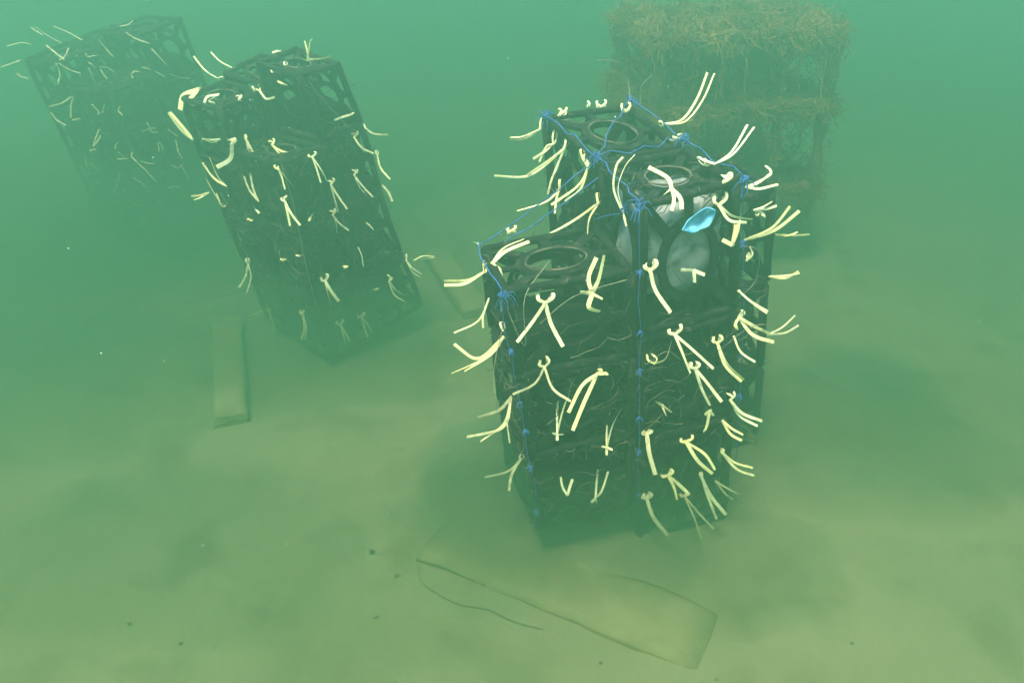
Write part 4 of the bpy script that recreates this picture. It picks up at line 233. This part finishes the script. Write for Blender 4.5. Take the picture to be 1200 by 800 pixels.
FRAME_SECOND=[[-0.9173,3.1758,0.9165],[[0.6694,-0.7284,-0.1462],[0.7209,0.6844,-0.1092],[0.1796,-0.0323,0.9832]],[0.2327,0.2976,0.301],[[0.0,0.0,0.0],[0.0,2.0,0.0],[2.0,0.0,0.0],[0.0,2.0,-3.0],[2.0,0.0,-3.0],[0.0,0.0,-3.0],[0.0,2.0,0.65],[2.0,0.0,1.35],[2.0,2.0,0.65]],[[0.0277,0.0164,0.0283],[-0.0322,0.0152,0.0264],[0.0007,0.0063,0.011],[0.0137,-0.0056,-0.0097],[0.0525,0.0066,0.0114],[-0.0219,-0.0122,-0.0211],[0.0204,-0.0027,-0.0047],[-0.0204,-0.0305,-0.0528],[-0.0362,0.0085,0.0148]]]
FRAME_THIRD=[[-2.2682,4.8737,0.7322],[[0.5448,-0.8257,-0.1462],[0.8207,0.5608,-0.1092],[0.1722,-0.0605,0.9832]],[0.3236,0.3901,0.3432],[],[]]
# ---------------------------------------------------------------- crate towers
class Frame:
    """tower coordinates (crate widths along the two faces, crate steps upward) to metres; crates sit a little askew"""
    def __init__(s, d, kw):
        s.o, s.R, s.sz = np.array(d[0]), np.array(d[1]), np.array(d[2])
        s.c = np.array(d[3]).reshape(-1, 3); s.w = np.array(d[4]).reshape(-1, 3); s.k = np.array([1, 1, kw])
    def __call__(s, u, v, w):
        q = np.array([u, v, w], float); r = s.o + s.R @ (q*s.sz)
        if len(s.c):
            d = (s.c-q)*s.k; r = r + np.exp(-(d*d).sum(1)/(2*.75**2)) @ s.w
        return Vector(r)
FACES = {   # (a, b, depth) on a crate's face to crate-local (u, v, h)
    'front': lambda a, b, d: (a, d, b), 'back': lambda a, b, d: (1-a, 1-d, b),
    'left': lambda a, b, d: (d, 1-a, b), 'right': lambda a, b, d: (1-d, a, b),
    'top': lambda a, b, d: (a, b, 1-d)}
def crate(F, tower, u0, v0, wt, wb, seed, fill, low=False, faces=('front','left','right','back','top'), tangle=90):
    r = random.Random(seed); e = .045
    sk = [(r.uniform(-.012,.012), r.uniform(-.012,.012)) for _ in range(4)]
    def P(q):
        u, v, h = q
        du = sum(sk[i][0]*((u if i & 1 else 1-u)*(v if i & 2 else 1-v)) for i in range(4))
        dv = sum(sk[i][1]*((u if i & 1 else 1-u)*(v if i & 2 else 1-v)) for i in range(4))
        return F(u0+e+u*(1-2*e)+du*h, v0+e+v*(1-2*e)+dv*h, wb + (wt-wb)*(.03+.94*h))
    b = MB(); R0 = .0125
    def bar(a, c, rad):
        n = 4; pts = []
        for i in range(n+1):
            t = i/n; p = P([a[k]+(c[k]-a[k])*t for k in range(3)])
            pts.append(p + Vector((r.gauss(0,.0012), r.gauss(0,.0012), r.gauss(0,.0012))))
        b.tube(pts, [rad*r.uniform(.92,1.1) for _ in pts], 6)
    for x in (0, 1):
        for y in (0, 1):
            bar((x,y,0), (x,y,1), R0*1.15); bar((x,0,y), (x,1,y), R0); bar((0,x,y), (1,x,y), R0)
    fr = b.build("crate", M_PLASTIC, tower, True)
    # panels: a ring held by eight spokes
    for fc in faces:
        m = MB(); g = FACES[fc]; th = .035
        def strip(a, c, wd):
            dx, dy = c[0]-a[0], c[1]-a[1]; L = math.hypot(dx, dy); nx, ny = -dy/L*wd/2, dx/L*wd/2
            q = [(a[0]-nx,a[1]-ny),(c[0]-nx,c[1]-ny),(c[0]+nx,c[1]+ny),(a[0]+nx,a[1]+ny)]
            m.quadbox([P(g(x,y,th)) for x,y in q] + [P(g(x,y,0.004)) for x,y in q])
        N = 28; ri, ro = .255, .335; vs = []
        for i in range(N):
            an = 2*math.pi*i/N; ca, sa = math.cos(an), math.sin(an)
            for rr, dp in ((ri,0),(ro,0),(ro,th+.01),(ri,th+.01)): vs.append(P(g(.5+ca*rr, .5+sa*rr, dp)))
        m.add(vs, [(i*4+k, i*4+(k+1)%4, ((i+1)%N)*4+(k+1)%4, ((i+1)%N)*4+k) for i in range(N) for k in range(4)])
        for k in range(8):
            an = math.pi/4*k; ca, sa = math.cos(an), math.sin(an); L = .5/max(abs(ca), abs(sa))-.012
            strip((.5+ca*(ro-.02), .5+sa*(ro-.02)), (.5+ca*L, .5+sa*L), .085 if k % 2 == 0 else .1)
        m.build("top_panel" if fc == 'top' else "side_panel", M_PLASTIC, fr)
        if fc == 'top':        # the silted wire rim round the opening
            m = MB()
            for rr, dp in ((.25, -.012),):
                m.tube([P(g(.5+math.cos(2*math.pi*k/32)*rr*r.uniform(.96,1.03), .5+math.sin(2*math.pi*k/32)*rr, dp)) for k in range(32)], .0034, 5, True)
            m.build("ring_rim", M_STRAND, fr)
    if fill:
        m = MB(); bm = bmesh.new(); bmesh.ops.create_icosphere(bm, subdivisions=3, radius=1)
        for vtx in bm.verts:
            c = vtx.co; k = .455 + .05*noise.noise(c*2.2+Vector((seed*3.1,0,0))) + .025*noise.noise(c*6+Vector((seed,0,0)))
            s = max(abs(c.x), abs(c.y), abs(c.z)); c = c/(s**.55)
            vtx.co = P((.5+c.x*k, .5+c.y*k, (.22 if low else .5)+c.z*k*(.45 if low else 1)))
        bm.verts.index_update()
        m.add([v.co for v in bm.verts], [[v.index for v in f.verts] for f in bm.faces]); bm.free()
        tag(m.build("net_bundle", M_NET, fr), kind="stuff")
    if tangle:
        m = MB()
        for _ in range(tangle):
            fc = r.choice(('front','left','top','front','left','right')); g = FACES[fc]; d = r.uniform(-.05,.12)
            a, c = r.random(), r.random(); an = r.uniform(0, 6.3); cv = r.gauss(0, 2.2); pts = []
            for k in range(7):
                pts.append(P(g(min(max(a,.01),.99), min(max(c,.01),.99), d))); a += .07*math.cos(an); c += .07*math.sin(an)*.8; an += cv*.16; d = min(max(d+r.gauss(0,.02), -.08), .2)
            m.tube(pts, r.uniform(.0007,.0021), 3)
        for _ in range(int(tangle*.8)):      # frayed ends sticking out along the edges
            q = [r.random(), r.random(), r.random()]; k = r.sample((0,1,2), 2)
            for i in k: q[i] = r.choice((0.0, 1.0))
            p = P(q); d = (p-P((.5,.5,.5))).normalized(); L = r.uniform(.015,.05); pts = [p]
            for i in range(4):
                d = (d+Vector((r.gauss(0,.5), r.gauss(0,.5), r.gauss(-.1,.5)))).normalized(); pts.append(pts[-1]+d*L/3)
            m.tube(pts, r.uniform(.0006,.0016), 3)
        tag(m.build("tangled_strands", M_STRAND, fr), kind="stuff")
    return fr
def ties(tower, data, width, r, mats=None):
    for K, n, dr, w, loops, tails in data:
        K = Vector(K); n = Vector(n); dr = Vector(dr).normalized(); W = width*w
        m = MB()
        # knot: a small pinched wrap
        ax = dr; up = Vector((0,0,1)); rk = W*.48
        pts = [K + (up*math.cos(a)*rk*.8 + n*math.sin(a)*rk*.7) for a in [2*math.pi*i/8 for i in range(8)]]
        m.ribbon(pts+[pts[0]], [(p-K).normalized() for p in pts]+[(pts[0]-K).normalized()], W*.75, .0012, False)
        m.ribbon([K-ax*rk*1.0-up*rk*.3, K+n*rk*.7, K+ax*rk*1.0+up*rk*.3], n, W*.6, .0015, False)
        for i, L in enumerate(loops):
            L = Vector(L); d = L-K; sgn = d.dot(ax); s = width/.0105
            lat = ax*(.011*s*(1 if sgn > 0 else -1) if len(loops) > 1 else r.uniform(-.004,.004)) + n*.006*s
            c = L - n*.010 - up*.009*s
            pts = catmull([K, K.lerp(L, .45)+lat, L + n*.004, L - n*.013*s + up*.002, K.lerp(L, .55) + lat*.6 - n*.022*s, K - n*.008*s], 4)
            m.ribbon(pts, [((p-c)+n*.004).normalized() for p in pts], W*.78, .001, False)
        SM = r.choice(mats or (M_STRIP, M_STRIP, M_STRIP2, M_STRIP2, M_STRIP3)); tie = m.build("strip_tie", SM, tower, False)
        for t in tails:
            m2 = MB(); pts = catmull(t, 6); tw = r.uniform(-.6,.6); tw2 = tw + r.uniform(-.9,.9); nr = []
            for k in range(len(pts)):
                s = k/(len(pts)-1); tg = (pts[min(k+1,len(pts)-1)]-pts[max(k-1,0)]).normalized()
                a = tw+(tw2-tw)*s
                nr.append(Matrix.Rotation(a, 3, tg) @ n)
            m2.ribbon(pts, nr, W*r.uniform(.66,1.05), .001)
            m2.build("strip_tail", SM, tie, False)
def rope_along(F, tower, pts, r, rad=.0013, mat_=None, name="lashing_rope", wob=.006):
    out = []
    for i in range(len(pts)-1):
        for k in range(6):
            t = k/6; q = [pts[i][j]+(pts[i+1][j]-pts[i][j])*t for j in range(3)]
            out.append(F(*q)+Vector((r.gauss(0,wob*.5), r.gauss(0,wob*.5), r.gauss(0,wob*.5)))*(0 if k == 0 else 1))
    out.append(F(*pts[-1]))
    m = MB(); m.tube(out, rad, 5); return m.build(name, mat_ or M_ROPE, tower)
def rope_knot(F, tower, q, r, size=.02):
    c = F(*q); m = MB()
    for _ in range(5):
        a = Vector((r.gauss(0,1), r.gauss(0,1), r.gauss(0,1))).normalized(); x = a.orthogonal().normalized(); y = a.cross(x)
        rr = size*r.uniform(.5,.9)
        m.tube([c + x*math.cos(t)*rr + y*math.sin(t)*rr*.7 + a*rr*.15*math.sin(2*t) for t in [2*math.pi*i/10 for i in range(10)]], .0016, 5, True)
    for _ in range(7):
        d = Vector((r.gauss(0,1), r.gauss(-.6,.7), r.gauss(-.5,.8))).normalized()
        m.tube(catmull([c, c+d*size*1.3, c+d*size*1.9+Vector((0,0,-size*.8))], 3), .0013, 4)
    m.build("rope_knot", M_ROPE, tower)

def column(F, tower, u, v, top, bottom, n, seed, open_top, gap=None, **k):
    h = (top-bottom)/n
    for i in range(n):
        crate(F, tower, u, v, top-i*h, top-(i+1)*h, seed*17+i, fill=not (i == 0 and open_top == 1), low=(i == 0 and open_top == 2), tangle=(45 if (i == 0 and open_top) else 160), **k)

# nearest tower
FM = Frame(FRAME_MAIN, .5); r = random.Random(11)
base = FM(.5, .8, -6.4)
main = empty("crate_tower", (base.x, base.y, 0)); tag(main, "nearest dark crate tower, right of centre, lashed with blue rope and hung with pale strips", "crate tower", "crate towers hung with pale strips")
column(FM, main, 0, 0, 0, -6.5, 3, 1, True); column(FM, main, 0, 1, 0, -6.6, 3, 2, 2)
column(FM, main, -1, 0, -1, -5.5, 3, 3, 2); column(FM, main, 1, 1, -1.2, -6.8, 3, 4, True)
for (u, v, top, kn) in ((0, 0, 0, (0,-1,-2,-2.7,-3.6,-4.25,-5.2)), (-1, 0, -1, (-1,-1.9,-2.8,-3.3,-4.0,-4.9)), (1, 0, 0, (0,-.95,-2.3,-2.9,-3.7))):
    rope_along(FM, main, [(u,v-.03,top),(u,v-.04,-3),(u,v-.03,-5.3)], r)
    for w in kn: rope_knot(FM, main, (u, v-.04, w), r, .018 if w == top else .0065)
for a, b in (((0,2,.06),(0,1,.08)),((0,1,.08),(0,0,.06)),((1,2,.07),(1,1,.07)),((1,1,.07),(1,0,.05)),((0,1,.08),(1,1,.07)),((.02,1.02,.1),(.98,1.95,.1)),((0,0,.05),(-.02,1,-.95)),((0,1,.0),(-1,1,-1)),((-1,0,-.95),(-1,1,-.95)),((0,.95,-.2),(-.9,.95,-1.1))):
    rope_along(FM, main, [a, b], r, .0019, wob=.012)
for q in ((0,1,.09),(1,1,.09),(1,2,.06),(0,1.85,.08),(0,.35,-.3)): rope_knot(FM, main, q, r, .02)
def wire(F, tower, pts, rad=.0011):
    m = MB(); m.tube(catmull([F(*p) for p in pts], 8), rad, 5); m.build("loose_wire", M_WIRE, tower)
wire(FM, main, [(.95,1.9,.1),(.97,2.0,.45),(.85,1.95,.75),(.6,1.9,.85)]); wire(FM, main, [(1,1.8,.1),(1.02,1.8,.4),(1.1,1.75,.62)])
wire(FM, main, [(.7,-.12,-2.6),(.85,-.3,-2.1),(1.05,-.3,-2.1),(1.15,-.1,-2.5)]); wire(FM, main, [(1.1,.3,-1.3),(1.3,.2,-1.4),(1.3,.25,-2),(1.05,.2,-2.2)])
wire(FM, main, [(.05,-.05,-2.6),(.2,-.12,-2.35),(.35,-.1,-2.6)]); wire(FM, main, [(-1,.1,-1.6),(-1.15,0,-2.2),(-1.2,-.1,-2.6)])
wire(FM, main, [(-.75,.0,-1.6),(-.5,-.05,-1.2),(-.1,-.02,-1.1)]); wire(FM, main, [(-1,0,-1.1),(-.9,-.1,-1.8),(-.85,-.05,-1.1),(-.6,.3,-.9)])
ties(main, TIES_MAIN, .0091, r)

def side_tower(data, frame, label, tops, tie_w, seed, mats=None):
    F = Frame(frame, 1.0); r = random.Random(seed); b = F(.8, .8, -3)
    t = empty("crate_tower", (b.x, b.y, 0)); tag(t, label, "crate tower", "crate towers hung with pale strips")
    for i, ((u, v), top) in enumerate(tops):
        n = 3 if top < .2 else 4
        column(F, t, u, v, top, -3.05, n, seed+i*3, 2 if top > .2 else 0)
    for u, v, top in ((0,0,0),(2,0,1.0),(0,2,.65)): rope_along(F, t, [(u,v,top),(u,v,-2.8)], r, .0016, M_WIRE, "loose_wire")
    rope_along(F, t, [(1.2,.0,.95),(1.6,-.05,.1)], r, .0014, M_WIRE, "loose_wire")
    ties(t, data, tie_w, r, mats); return t
side_tower(TIES_SECOND, FRAME_SECOND, "leaning dark crate tower left of centre, hazier than the nearest one, hung with pale strips",
           (((0,0),0),((1,0),1.08),((0,1),.65),((1,1),.75)), .0094, 51)
side_tower(TIES_THIRD, FRAME_THIRD, "faintest crate tower in the upper left corner, almost lost in the murk",
           (((0,0),.2),((1,0),.85),((0,1),.65),((1,1),.65)), .0085, 71, (M_STRIP3,))

# what lies in the nearest tower's top crate
def crumpled_sheet(name, F, corners, n, amp, mat_, label, cat, seed):
    m = MB(); b = len(m.v); vs = []
    for i in range(n+1):
        for j in range(n+1):
            a, c = i/n, j/n
            q = [corners[0][k]*(1-a)*(1-c)+corners[1][k]*a*(1-c)+corners[2][k]*a*c+corners[3][k]*(1-a)*c for k in range(3)]
            p = F(*q); k = amp*noise.noise((a*3+seed, c*3, 0)) + amp*.5*noise.noise((a*8+seed, c*8, 5))
            vs.append(p + Vector((.3,-.8,.5))*k)
    m.add(vs, [(i*(n+1)+j, (i+1)*(n+1)+j, (i+1)*(n+1)+j+1, i*(n+1)+j+1) for i in range(n) for j in range(n)])
    o = m.build(name, mat_, None, True); sm = o.modifiers.new("thick", 'SOLIDIFY'); sm.thickness = .003
    tag(o, label, cat); return o
def grey_bag():
    m = MB(); bm = bmesh.new(); bmesh.ops.create_icosphere(bm, subdivisions=4, radius=1)
    for vtx in bm.verts:
        c = vtx.co.copy(); s = max(abs(c.x), abs(c.y), abs(c.z)); c = c/(s**.88)
        k = 1 + .12*noise.noise(c*1.8) - .09*abs(noise.noise(c*3.1)) + .03*noise.noise(c*9)
        vtx.co = FM(.49+c.x*.42*k, .46+c.y*.37*k, -.95+c.z*.74*k)
    m.add([v.co for v in bm.verts], [[v.index for v in f.verts] for f in bm.faces]); bm.free()
    tag(m.build("grey_bag", M_GREY, None, True), "pale grey filled sack showing through the top front crate of the nearest tower", "bag")
grey_bag()
def blue_scrap():
    # a shallow scooped scrap of blue plastic, pinched at its left end
    m = MB(); c0 = FM(.52, -.085, -.40); ux = Vector(FM.R[:,0]); up = (Vector((0,0,1))*.95 + Vector((0,.22,0))).normalized(); out = ux.cross(up)
    if out.y > 0: out = -out
    vs = []; n, k = 16, 40
    for i in range(n+1):
        f = i/n
        for j in range(k):
            a = 2*math.pi*j/k; x = math.cos(a)*.050*f; y = math.sin(a)*.031*f*(1-.55*max(0,-math.cos(a))**2)*(1+.18*noise.noise((math.cos(a)*1.7, math.sin(a)*1.7, 4)))*(1-.35*max(0, -math.cos(a)))
            z = -.022*(1-f*f) + .008*noise.noise((x*38, y*38, 2)) + .003*math.sin(x*90+y*60)
            vs.append(c0 + ux*(x) + up*(y + x*.22) + out*z*1.0)
    m.add(vs, [(i*k+j, i*k+(j+1)%k, (i+1)*k+(j+1)%k, (i+1)*k+j) for i in range(n) for j in range(k)])
    o = m.build("blue_scrap", M_BLUE, None, True); s = o.modifiers.new("thick", 'SOLIDIFY'); s.thickness = .004
    tag(o, "crumpled bright blue plastic scrap on the ring of the top front crate", "plastic scrap")
blue_scrap()

# ---------------------------------------------------------------- overgrown cage
def overgrown_cage():
    r = random.Random(5); yaw = R(7); cx, cy = 1.12, 4.78; wx, wy, hz = .45, .42, 1.2
    roll = R(2.0)
    def P(x, y, z):
        x2 = x + z*.0; X = x2*math.cos(yaw) - y*math.sin(yaw); Y = x2*math.sin(yaw) + y*math.cos(yaw)
        return Vector((cx+X, cy+Y, z + X*roll))
    t = empty("overgrown_cage", (cx, cy, 0)); tag(t, "tall frame overgrown with shaggy brown algae behind the nearest crate tower", "overgrown frame")
    def rough_bar(a, b, rad, name, rough=.35):
        m = MB(); n = 18; pts = []; rr = []
        for i in range(n+1):
            s = i/n; p = Vector(a).lerp(Vector(b), s); pts.append(P(*p)+Vector((r.gauss(0,.006), r.gauss(0,.006), r.gauss(0,.006)))); rr.append(rad*(1+rough*r.uniform(-1,1)))
        m.tube(pts, rr, 8); return m.build(name, M_CAGE, t, True)
    for x in (-wx, wx):
        for y in (-wy, wy): rough_bar((x,y,-.05), (x,y,hz), .035, "post")
    rough_bar((.2,-wy,-.05), (.2,-wy,hz), .02, "post"); rough_bar((-.28,-wy+.1,.3), (-.26,-wy-.02,hz), .012, "post")
    segs = []
    for z in (hz, .85, .40, .05):
        for y in (-wy, wy): rough_bar((-wx,y,z), (wx,y,z), .035, "rail"); segs.append(((-wx,y,z),(wx,y,z), 1.0))
        for x in (-wx, wx): rough_bar((x,-wy,z), (x,wy,z), .035, "rail"); segs.append(((x,-wy,z),(x,wy,z), 1.0))
    # sagging deck on each level, with ragged holes
    for z, hole in ((hz-.01, .25), (.84, .12), (.39, .10)):
        m = MB(); n = 26; idx = {}
        def vid(i, j):
            if (i, j) not in idx:
                a, c = i/n, j/n; x = -wx+2*wx*a; y = -wy+2*wy*c
                idx[(i, j)] = len(m.v); m.v.append(tuple(P(x, y, z - .05*math.sin(a*3.14)*math.sin(c*3.14) + .025*noise.noise((x*9, y*9, z*3)))))
            return idx[(i, j)]
        for i in range(n):
            for j in range(n):
                if noise.noise((i*.35, j*.35, z*9)) > hole*1.2: continue
                m.f.append((vid(i,j), vid(i+1,j), vid(i+1,j+1), vid(i,j+1)))
        o = m.build("deck", M_CAGE, t); s = o.modifiers.new("thick", 'SOLIDIFY'); s.thickness = .02
    # netting that hangs inside, dark
    m = MB()
    for y, x0, x1 in ((wy-.05,-wx,wx), (.12,-wx*.9,wx*.9)):
        n = 30; b = len(m.v)
        vs = []
        for i in range(n+1):
            for j in range(n+1):
                x = x0+(x1-x0)*i/n; z = .02+(hz-.06)*j/n
                vs.append(P(x, y+.05*noise.noise((x*4, z*4, y)), z))
        m.add(vs, [(i*(n+1)+j, (i+1)*(n+1)+j, (i+1)*(n+1)+j+1, i*(n+1)+j+1) for i in range(n) for j in range(n) if noise.noise((i*.3, j*.3, y*5+1)) < .38])
    o = m.build("inner_netting", M_CAGE, t); s = o.modifiers.new("thick", 'SOLIDIFY'); s.thickness = .006
    # shaggy growth
    m = MB()
    def tuft(p, L, hang, n=9):
        for _ in range(n):
            d = Vector((r.gauss(0,1), r.gauss(0,1), r.gauss(0,.8)-hang)).normalized(); q = p + Vector((r.gauss(0,.03), r.gauss(0,.03), r.gauss(0,.02)))
            l = L*r.uniform(.4,1.4); pts = [q]
            for k in range(4):
                d = (d + Vector((r.gauss(0,.45), r.gauss(0,.45), r.gauss(0,.4)-.12*hang))).normalized(); pts.append(pts[-1]+d*l/4)
            m.tube(pts, [.0036*r.uniform(.5,1.5)*(1-.16*k) for k in range(5)], 3)
    for a, b, _ in segs:
        for _k in range(120): tuft(P(*Vector(a).lerp(Vector(b), r.random())), .10, r.choice((.1,.5,1.2)))
    for z in (hz, .84, .39):
        for _k in range(380):
            x, y = r.uniform(-wx,wx), r.uniform(-wy,wy)
            if noise.noise((x*5, y*5, z)) > -.15: tuft(P(x, y, z), .045, r.choice((.1,.5,1.0)))
    for x in (-wx, wx, .2):
        for y in (-wy, wy):
            for _k in range(55): tuft(P(x, y, r.uniform(0,hz)), .06, .5, 4)
    for _k in range(260): tuft(P(r.uniform(-wx,wx), wy-.05, r.uniform(.05,hz)), .09, .9, 6)
    for _k in range(110): tuft(P(r.uniform(-wx,-wx*.3), -wy+.05, r.uniform(.55,hz)), .11, .9, 6)
    for _k in range(160): tuft(P(r.choice((-wx,wx)), r.uniform(-wy,wy), r.uniform(.05,hz)), .08, .7, 4)
    tag(m.build("algae_growth", M_ALGAE, t), kind="stuff")
    m = MB()   # ragged hanging clumps
    for _k in range(26):
        side = r.random(); z = r.choice((hz, .85, .85, .40, .40)); p = Vector((wx*r.choice((-1,1)), r.uniform(-wy,wy), z)) if side < .5 else Vector((r.uniform(-wx,wx), -wy, z))
        for q in range(26):
            tuft(P(*(p + Vector((r.gauss(0,.03), r.gauss(0,.03), -abs(r.gauss(0,.09)))))), .08, 1.2, 3)
    tag(m.build("hanging_clumps", M_ALGAE, t), kind="stuff")
    m = MB()   # long trailing fronds
    for _k in range(16):
        z = r.choice((hz, hz, .84)); p = Vector((r.uniform(-wx,wx), -wy-.02, z)); pts = [P(*p)]; 
        for k in range(6): p = p + Vector((r.gauss(0,.012), r.gauss(-.004,.012), -r.uniform(.02,.07))); pts.append(P(*p))
        m.tube(pts, .004, 4)
    tag(m.build("trailing_fronds", M_ALGAE, t), kind="stuff")
overgrown_cage()

# ---------------------------------------------------------------- on the sea floor
def beam(name, a, b, width, height, label, sink=.02, seed=0, tilt=0):
    a, b = Vector((a[0], a[1], 0)), Vector((b[0], b[1], 0)); d = (b-a); L = d.length; d.normalize(); s = Vector((-d.y, d.x, 0))
    nx, ny = max(6, int(L/.05)), 6; bm = bmesh.new()
    bmesh.ops.create_cube(bm, size=1)
    bmesh.ops.subdivide_edges(bm, edges=bm.edges[:], cuts=9, use_grid_fill=True)
    for v in bm.verts:
        x, y, z = v.co
        ex = min(.5-abs(x), .5); ey = .5-abs(y)
        round_ = .16*max(0, 1-ex*L/.018) + .16*max(0, 1-ey*width/.018)
        zz = z - (round_ if z > 0 else 0)
        k = .006*noise.noise((x*9+seed, y*4, z*3)) + .006*noise.noise((x*3+seed, y*2, 4))
        p = a + d*((x+.5)*L) + s*(y*width*(1+.03*noise.noise((x*5+seed,1,2)))) ; gz = ground_z(a.x, a.y)*(.5-x) + ground_z(b.x, b.y)*(.5+x)
        v.co = (p.x+k, p.y+k, gz - sink + (zz+.5)*height + k*.6 + y*tilt)
    m = MB(); bm.verts.index_update(); m.add([v.co for v in bm.verts], [[v.index for v in f.verts] for f in bm.faces]); bm.free()
    tag(m.build(name, M_BEAM, None, True), label, "concrete beam", "silted beams on the sea floor", "thing")
beam("concrete_beam", (-.25,2.13), (.57,1.71), .25, .05, "wide silted beam lying in the foreground below the nearest tower", .032, 1)
beam("concrete_beam", (-1.41,3.72), (-1.13,2.82), .135, .09, "narrow silted beam left of the leaning second tower's foot", .02, 2)
beam("concrete_beam", (-.45,4.55), (-.17,3.72), .15, .085, "silted beam between the leaning tower and the nearest tower", .02, 3)
beam("concrete_beam", (1.14,3.5), (.88,2.66), .12, .08, "silted beam running back from the nearest tower's right side", .02, 4)
beam("concrete_beam", (-2.0,4.0), (-1.35,4.35), .06, .04, "thin beam lying behind the left side of the leaning tower", .025, 5)
def twine():
    m = MB(); pts = [(-.30,2.0),(-.28,1.93),(-.22,1.87),(-.15,1.83),(-.07,1.81),(.0,1.77),(.09,1.74)]
    m.tube(catmull([(x, y, ground_z(x, y)+.004+(.0 if i < 4 else .0)) for i, (x, y) in enumerate(pts)], 6), .0015, 5)
    tag(m.build("twine", M_CORD), "thin silted cord lying on the sand beside the wide foreground beam", "cord")
twine()
def debris():
    r = random.Random(9); m = MB()
    for _ in range(110):
        x = r.gauss(-.3, .9); y = 2.3+r.gauss(0, .9); s = r.uniform(.002,.007)*(1 if r.random() < .93 else 1.8); z = ground_z(x, y)
        bm = bmesh.new(); bmesh.ops.create_icosphere(bm, subdivisions=1, radius=s)
        for v in bm.verts: v.co = Vector((v.co.x*r.uniform(.8,1.4)+x, v.co.y*r.uniform(.8,1.4)+y, v.co.z*.6+z+s*.2))
        bm.verts.index_update(); m.add([v.co for v in bm.verts], [[v.index for v in f.verts] for f in bm.faces]); bm.free()
    for px, py, pr in PITS:      # dark lumps added to stand for the shade inside the small pits
        bm = bmesh.new(); bmesh.ops.create_icosphere(bm, subdivisions=2, radius=pr*.62); z = ground_z(px, py)
        for v in bm.verts:
            k = 1+.35*noise.noise(v.co*90+Vector((px*7,0,0))); v.co = Vector((v.co.x*k*1.2+px, v.co.y*k+py, v.co.z*k*.7+z+pr*.35))
        bm.verts.index_update(); m.add([v.co for v in bm.verts], [[v.index for v in f.verts] for f in bm.faces]); bm.free()
    tag(m.build("debris_and_pit_shade", M_DARKBIT), kind="stuff")
    m = MB()
    for _ in range(1000):      # drifting flecks in the water
        x, y, z = r.uniform(-2.2,2.2), r.uniform(.5,5), r.uniform(.1,1.95); s = r.uniform(.0005,.0014)
        d = Vector((x, y, z-2)).length
        if d < 1.2: continue
        e = [Vector((r.gauss(0,1), r.gauss(0,1), r.gauss(0,1))).normalized()*s*r.uniform(.6,1.5) for _k in range(6)]
        b = [Vector((1,0,0)),Vector((-1,0,0)),Vector((0,1,0)),Vector((0,-1,0)),Vector((0,0,1)),Vector((0,0,-1))]
        m.add([Vector((x,y,z))+b[k]*s+e[k]*.4 for k in range(6)], [(0,2,4),(2,1,4),(1,3,4),(3,0,4),(2,0,5),(1,2,5),(3,1,5),(0,3,5)])
    tag(m.build("drifting_flecks", M_FLECK), kind="stuff")
debris()
